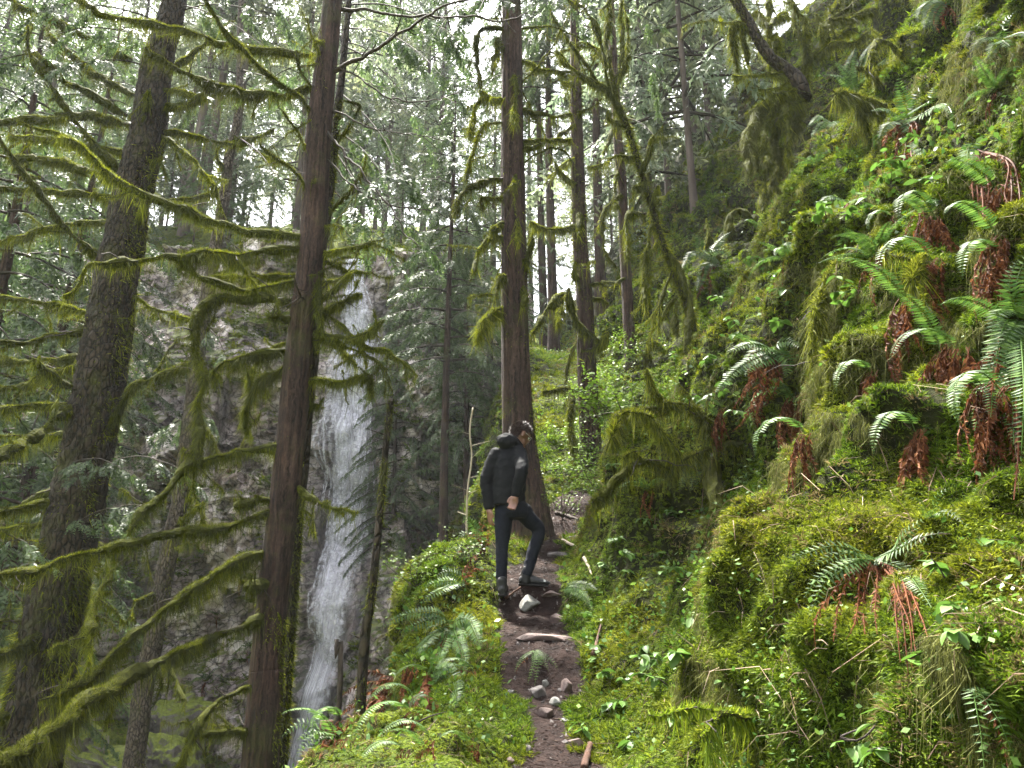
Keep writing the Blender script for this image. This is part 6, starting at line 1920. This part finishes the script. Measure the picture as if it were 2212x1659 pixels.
def remesh(name, pieces, mat, voxel, smooth=6, fold=0., fseed=0):
    mb = MB()
    for p in pieces: mb.add(*p)
    me = mb.mesh(name + '_raw', None)
    bm = bmesh.new(); bm.from_mesh(me); bmesh.ops.recalc_face_normals(bm, faces=bm.faces); bm.to_mesh(me); bm.free()
    tmp = bpy.data.objects.new('tmp', me); COL.objects.link(tmp)
    md = tmp.modifiers.new('r', 'REMESH'); md.mode = 'VOXEL'; md.voxel_size = voxel
    sm = tmp.modifiers.new('s', 'SMOOTH'); sm.iterations = smooth; sm.factor = .5
    out = bpy.data.meshes.new_from_object(tmp.evaluated_get(bpy.context.evaluated_depsgraph_get()))
    bpy.data.objects.remove(tmp); bpy.data.meshes.remove(me)
    n = len(out.vertices)
    co = np.zeros(n * 3, np.float32); out.vertices.foreach_get('co', co); co = co.reshape(-1, 3)
    if fold:
        no = np.zeros(n * 3, np.float32); out.vertices.foreach_get('normal', no); no = no.reshape(-1, 3)
        d1 = vnoise(np.stack([co[:, 0] * 9 + co[:, 2] * 7, co[:, 1] * 6, co[:, 2] * 16 - co[:, 0] * 8], -1) + fseed, 3)
        d2 = vnoise(np.stack([co[:, 0] * 22 - co[:, 2] * 12, co[:, 1] * 10, co[:, 2] * 30 + co[:, 0] * 10], -1) + fseed, 5)
        co = co + no * (fold * ((1 - 2 * np.abs(d1)) * .7 + (1 - 2 * np.abs(d2)) * .4))[:, None]
    co = co - np.array(man.location)
    out.vertices.foreach_set('co', co.astype(np.float32).ravel())
    out.polygons.foreach_set('use_smooth', np.ones(len(out.polygons), bool))
    out.materials.clear(); out.materials.append(mat)
    out.name = name; out.update()
    return out
def plain(name, col, rough, spec=.3, fine=None, bump=.0):
    return solid_mat(name, [(.35, tuple(c * .75 for c in col)), (.65, tuple(c * 1.25 for c in col))], fine or 18, rough=rough, bump=bump, spec=spec, bscale=120, bdist=.004)
M['jacket'] = plain('black_shell', (.0055, .006, .0075), .8, .12, 9, .15)
M['denim'] = plain('dark_denim', (.007, .0085, .0145), .85, .15, 60, .35)
M['skin'] = plain('skin', (.17, .085, .062), .5, .4, 14)
M['hair'] = plain('brown_hair', (.035, .018, .014), .45, .5, 80)
M['shoe'] = plain('black_shoe', (.010, .010, .011), .6, .35, 40, .3)
M['sole'] = plain('shoe_sole', (.018, .017, .016), .8, .2)
M['white'] = plain('white_print', (.8, .8, .8), .6)
M['metal'] = plain('spectacle_wire', (.55, .5, .45), .3, .8)

man = thing('person', hl, 'hiker in black hooded jacket and dark jeans stepping up the trail, head bowed right', 'person')
BR = nrm(np.array([.86, -.42, 0]))         # the hiker's right
BF = nrm(np.array([.42, .86, 0]))          # the way the hips face
k = mpp(*mv(450, 600), YM) * .2639         # metres for one close-up pixel
def R_(px_half): return px_half * k
sh_l, el_l, wr_l = W(345, 348, .02), W(268, 560, .0), W(290, 790, -.02)
sh_r, el_r, wr_r = W(553, 335, -.05), W(560, 500, -.22), W(514, 682, -.20)
rp = hit(*mv(640, 1432))[0]
dR = rp.y - YM
hip_l, kn_l, an_l = W(412, 850, 0), W(398, 1110, .0), W(395, 1425, .0)
hip_r, kn_r, an_r = W(560, 815, .04), W(700, 985, max(.12, dR * .8)), W(602, 1335, dR)
def trs(c, hw, hd, tilt=0):
    return (c, BR * hw, BF * hd)
torso_c = [(W(448, 778, 0), R_(128), .125), (W(455, 720, 0), R_(136), .13), (W(456, 600, 0), R_(140), .135), (W(458, 480, .01), R_(140), .135), (W(460, 400, .02), R_(138), .13), (W(465, 345, .03), R_(120), .115), (W(478, 300, .04), R_(88), .09), (W(488, 270, .05), R_(55), .07)]
hem = torso_c[0][0]
jk = [ell_loft([trs(c, hw, hd) for c, hw, hd in torso_c], 28)]
jk[0][0][:28] += np.outer(np.linspace(0, 0, 28), UP)
jk.append(limb([(sh_l + BR * .02, .068), (sh_l * .6 + el_l * .4, .064), (el_l, .056), (el_l * .4 + wr_l * .6, .052), (wr_l, .047)]))
jk.append(limb([(sh_r - BR * .02, .068), (sh_r * .55 + el_r * .45, .064), (el_r, .058), (el_r * .45 + wr_r * .55, .053), (wr_r, .045)]))
# hood lying in a thick roll behind the neck
hc = W(438, 256, -.04)
jk.append(ball(hc, (BR * R_(84) - UP * R_(8), BF * .10, UP * R_(56) + BR * R_(4))))
jk.append(limb([(W(375, 240, -.03), .035), (W(430, 212, -.07), .036), (W(490, 232, -.08), .032), (W(535, 268, -.06), .026), (W(560, 290, .0), .022)]))
jacket = link('jacket', remesh('jacket', jk, M['jacket'], .010, 4, .0055, 2), man)
jacket['label'] = 'black hooded rain jacket, hood down'
# trousers
tr = [ell_loft([trs(W(470, 740, .01), R_(118), .11), trs(W(476, 800, .02), R_(140), .125), trs(W(480, 850, .02), R_(140), .125), trs(W(480, 885, .02), R_(118), .10)], 24),
      limb([(hip_l, R_(74)), (hip_l * .5 + kn_l * .5, R_(68)), (kn_l, R_(50)), (kn_l * .55 + an_l * .45, R_(48)), (an_l, R_(40))]),
      limb([(hip_r, R_(76)), (hip_r * .5 + kn_r * .5, R_(66)), (kn_r, R_(54)), (kn_r * .5 + an_r * .5, R_(48)), (an_r, R_(40))])]
link('trousers', remesh('trousers', tr, M['denim'], .011, 4, .005, 7), man)['label'] = 'dark blue-black jeans'
# head, neck, hands: one body under the clothes
hd_c = W(548, 196, .0)
hf = nrm(np.array([.80, .45, -.42])); hr = nrm(np.cross(hf, UP)); hu = np.cross(hr, hf)
def HL(x, y, z): return hd_c + hf * x - hr * y + hu * z
body = [ball(HL(-.005, 0, .012), (hf * .094, hr * .074, hu * .106)), ball(HL(.032, 0, -.055), (hf * .058, hr * .056, hu * .062)),
        ball(HL(.096, 0, -.012), (hf * .022, hr * .013, hu * .026)), ball(HL(.075, 0, -.052), (hf * .022, hr * .024, hu * .016)), ball(HL(.072, 0, -.092), (hf * .022, hr * .026, hu * .02)), ball(HL(.074, 0, .028), (hf * .022, hr * .055, hu * .016)),
        ball(HL(-.004, -.077, -.012), (hf * .021, hr * .010, hu * .034)), ball(HL(-.004, .077, -.012), (hf * .021, hr * .010, hu * .034)),
        limb([(HL(-.02, 0, -.05), .058), (W(505, 290, .03), .062), (W(480, 350, .03), .09)]),
        ell_loft([trs(c, hw * .82, hd * .8) for c, hw, hd in torso_c[:-1]], 20),
        limb([(sh_l, .05), (el_l, .042), (wr_l, .030)]), limb([(sh_r, .05), (el_r, .042), (wr_r, .030)]),
        limb([(W(470, 790, .02), .08), (hip_l, R_(46)), (kn_l, R_(34)), (an_l, R_(24)), (W(398, 1490, .02), .03)]), limb([(W(480, 790, .02), .08), (hip_r, R_(46)), (kn_r, R_(34)), (an_r, R_(24)), (W(600, 1390, dR), .03)])]
def hand(wr, d, palm, across, curl, n=5):
    """d: towards the fingertips; across: from little finger to thumb; palm: the way the palm faces"""
    d, palm, across = nrm(d), nrm(palm), nrm(across)
    out = [limb([(wr - d * .01, .026), (wr + d * .035, .030)]), ball(wr + d * .055, (across * .041, palm * .016, d * .050))]
    for i, L in enumerate((.058, .072, .078, .070)):
        b = wr + d * .095 + across * (-.030 + .020 * i)
        p1 = b + d * L * .42 * math.cos(curl * .6) + palm * L * .42 * math.sin(curl * .6)
        p2 = p1 + d * L * .34 * math.cos(curl * 1.5) + palm * L * .34 * math.sin(curl * 1.5)
        p3 = p2 + d * L * .24 * math.cos(curl * 2.3) + palm * L * .24 * math.sin(curl * 2.3)
        out.append(limb([(b - d * .02, .0095), (p1, .009), (p2, .0082), (p3, .007)], 10))
    tb = wr + d * .03 + across * .033
    out.append(limb([(tb, .0125), (tb + d * .03 + across * .022, .0105), (tb + d * .055 + across * .018 + palm * .015, .0085)], 10))
    return out
body += hand(W(294, 800, -.02), np.array([.05, .05, -1.]), nrm(np.array([.8, .5, 0])), nrm(np.array([.5, -.85, 0])), .45)
body += hand(W(512, 690, -.20), np.array([-.25, .05, -.9]), nrm(np.array([-.3, -.9, -.2])), nrm(np.array([-.9, .2, .35])), .95)
link('body', remesh('body', body, M['skin'], .0075, 3), man)
# hair: cap over the back and crown with short locks
th, ph = np.meshgrid(np.linspace(0, 2 * np.pi, 64, endpoint=False), np.linspace(.02, 2.5, 36), indexing='ij')
lx, ly, lz = np.cos(th) * np.sin(ph), np.sin(th) * np.sin(ph), np.cos(ph)
keep = (lz > -.62 + .0 * lx) & (lz > .05 + 1.15 * np.clip(lx, -.55, 1)) | (lz > .62)
N = 5200
u = rng.normal(size=(N * 3, 3)); u = nrm(u)
km = ((u[:, 2] > -.22 + 1.1 * u[:, 0]) & (u[:, 2] > -.85)) | (u[:, 2] > .52)
km &= ~((np.abs(u[:, 1]) > .7) & (u[:, 2] < .05) & (u[:, 0] > -.35))
u = u[km][:N]
c0 = HL(-.005, 0, .012)
b = c0 + hf * (u[:, 0:1] * .096) - hr * (u[:, 1:2] * .077) + hu * (u[:, 2:3] * .109)
on = nrm(hf * (u[:, 0:1] / .094) - hr * (u[:, 1:2] / .075) + hu * (u[:, 2:3] / .107))
sw = nrm(np.cross(on, hu + .01)) * .5
dh = nrm(on * .75 + hf * .45 - hu * .25 + .35 * rng.normal(size=on.shape))
mbh = MB()
mbh.add(*tri_blades(b, dh, rng.uniform(.014, .034, len(b)), rng.uniform(.005, .010, len(b))))
capv = []
cb = ball(c0, (hf * .0985, hr * .079, hu * .111), 40)
cv = (cb[0] - c0); cl = np.stack([cv @ hf / .0985, -(cv @ hr) / .079, cv @ hu / .111], -1)
ok = (((cl[:, 2] > -.24 + 1.1 * cl[:, 0]) & (cl[:, 2] > -.85)) | (cl[:, 2] > .54)) & ~((np.abs(cl[:, 1]) > .7) & (cl[:, 2] < .05) & (cl[:, 0] > -.35))
fq = cb[1][ok[cb[1]].all(1)]; ft = cb[2][ok[cb[2]].all(1)]
mbh.add(cb[0], fq, ft) if len(ft) else mbh.add(cb[0], fq)
hm = mbh.mesh('hair', M['hair']); hm.transform(Matrix.Translation(-man.location))
link('hair', hm, man)['label'] = 'short dark brown hair'
# spectacles
gm = MB()
for sgn in (-1, 1):
    a = np.linspace(0, 2 * np.pi, 20)
    ring = np.array([HL(.094, sgn * .032 + .022 * math.cos(t), -.002 + .018 * math.sin(t)) for t in a])
    gm.add(*tube(ring, .0018, 5, cap=False)[:2])
    gm.add(*tube(np.array([HL(.094, sgn * .054, .004), HL(.05, sgn * .076, .004), HL(-.002, sgn * .080, .008)]), .0018, 5))
gm.add(*tube(np.array([HL(.096, -.010, 0), HL(.099, 0, .002), HL(.096, .010, 0)]), .0018, 5))
g2 = gm.mesh('glasses', M['metal'], True); g2.transform(Matrix.Translation(-man.location))
link('glasses', g2, man)
for sgn in (-1, 1):
    e = MB(); e.add(*ball(HL(.077, sgn * .030, -.002), (hf * .011, hr * .012, hu * .010), 10))
    em = e.mesh('eye', M['white'], True); em.transform(Matrix.Translation(-man.location)); link('eye', em, man)
# shoes
def shoe(heel, fwd, up, L=.285, logo=False):
    fwd = nrm(fwd); side = nrm(np.cross(fwd, up)); up = np.cross(side, fwd)
    st = [(0, .030, .030, .055), (.03, .036, .048, .085), (.07, .037, .055, .105), (.11, .038, .050, .09), (.16, .043, .038, .07), (.21, .047, .030, .055), (.25, .043, .026, .045), (.275, .030, .020, .035), (.285, .012, .012, .024)]
    rings = [(heel + fwd * x * L / .285 + up * (.018 + h * .5), side * w, up * (h * .5)) for x, w, _, h in st]
    o = link('shoe', remesh('shoe', [ell_loft(rings, 18), limb([(heel + fwd * .06 + up * .07, .042), (heel + fwd * .06 + up * .135, .043)])], M['shoe'], .006, 3), man)
    rs = [(heel + fwd * x * L / .285 + up * .012, side * (w * 1.06), up * .013) for x, w, _, h in st]
    V, a, b = ell_loft(rs, 16)
    s = link('sole', mesh_np('sole', V - np.array(man.location), [a, b], M['sole'], True), o)
    if logo:
        # small white mark of quarter arcs on the outer toe
        lm = MB(); c = heel + fwd * .225 + up * .052 + side * .044
        for rr in (.008, .014, .020):
            a = np.linspace(0, math.pi / 2, 8)
            arc_o = np.array([c + fwd * (rr * math.cos(t)) + up * (rr * math.sin(t) - .006) + side * .004 for t in a]); arc_i = np.array([c + fwd * ((rr - .0042) * math.cos(t)) + up * ((rr - .0042) * math.sin(t) - .006) + side * .004 for t in a])
            V = np.concatenate([arc_o, arc_i]); i = np.arange(7)
            lm.add(V, np.stack([i, i + 1, i + 9, i + 8], -1))
        link('toe_mark', mesh_np('toe_mark', np.concatenate(lm.V) - np.array(man.location), [np.concatenate(lm.F[4])], M['white']), o)
    return o
shoe(np.array(hl) + np.array([0, -.09, -.005]), np.array([.08, 1., .22]), UP)
toe = W(752, 1432, dR); heel = W(535, 1418, dR + .03)
gz = drop(float((toe + heel)[0] / 2), float((toe + heel)[1] / 2), 20)
shoe(heel + np.array([0, 0, -.015]), toe - heel + np.array([0, 0, .0]), UP, .285, True)

for name_, a_, b_ in (('sock', an_l, W(398, 1500, .03)), ('sock', an_r, W(592, 1400, dR + .01))):
    link('sock', remesh('sock', [limb([(a_ + UP * .05, .040), (a_ * .5 + b_ * .5, .041), (b_, .043)])], M['shoe'], .008, 2, .002), man)
# ================================================================ damp air
def haze_box():
    x0, x1, y0, y1, z0, z1 = -180, 180, -70, 265, -9, 95
    V = np.array([(x, y, z) for x in (x0, x1) for y in (y0, y1) for z in (z0, z1)], float)
    F = np.array([(0, 1, 3, 2), (4, 6, 7, 5), (0, 4, 5, 1), (2, 3, 7, 6), (0, 2, 6, 4), (1, 5, 7, 3)])
    m, n, l, out = new_mat('damp_air')
    v = n.new('ShaderNodeVolumePrincipled')
    v.inputs['Color'].default_value = (.93, .97, 1.0, 1)
    v.inputs['Density'].default_value = HAZE
    l.new(v.outputs[0], out.inputs['Volume'])
    return tag(link('haze', mesh_np('haze', V, F, m)), 'thin pale forest haze', kind='stuff')
HAZE = .0005
haze_box()
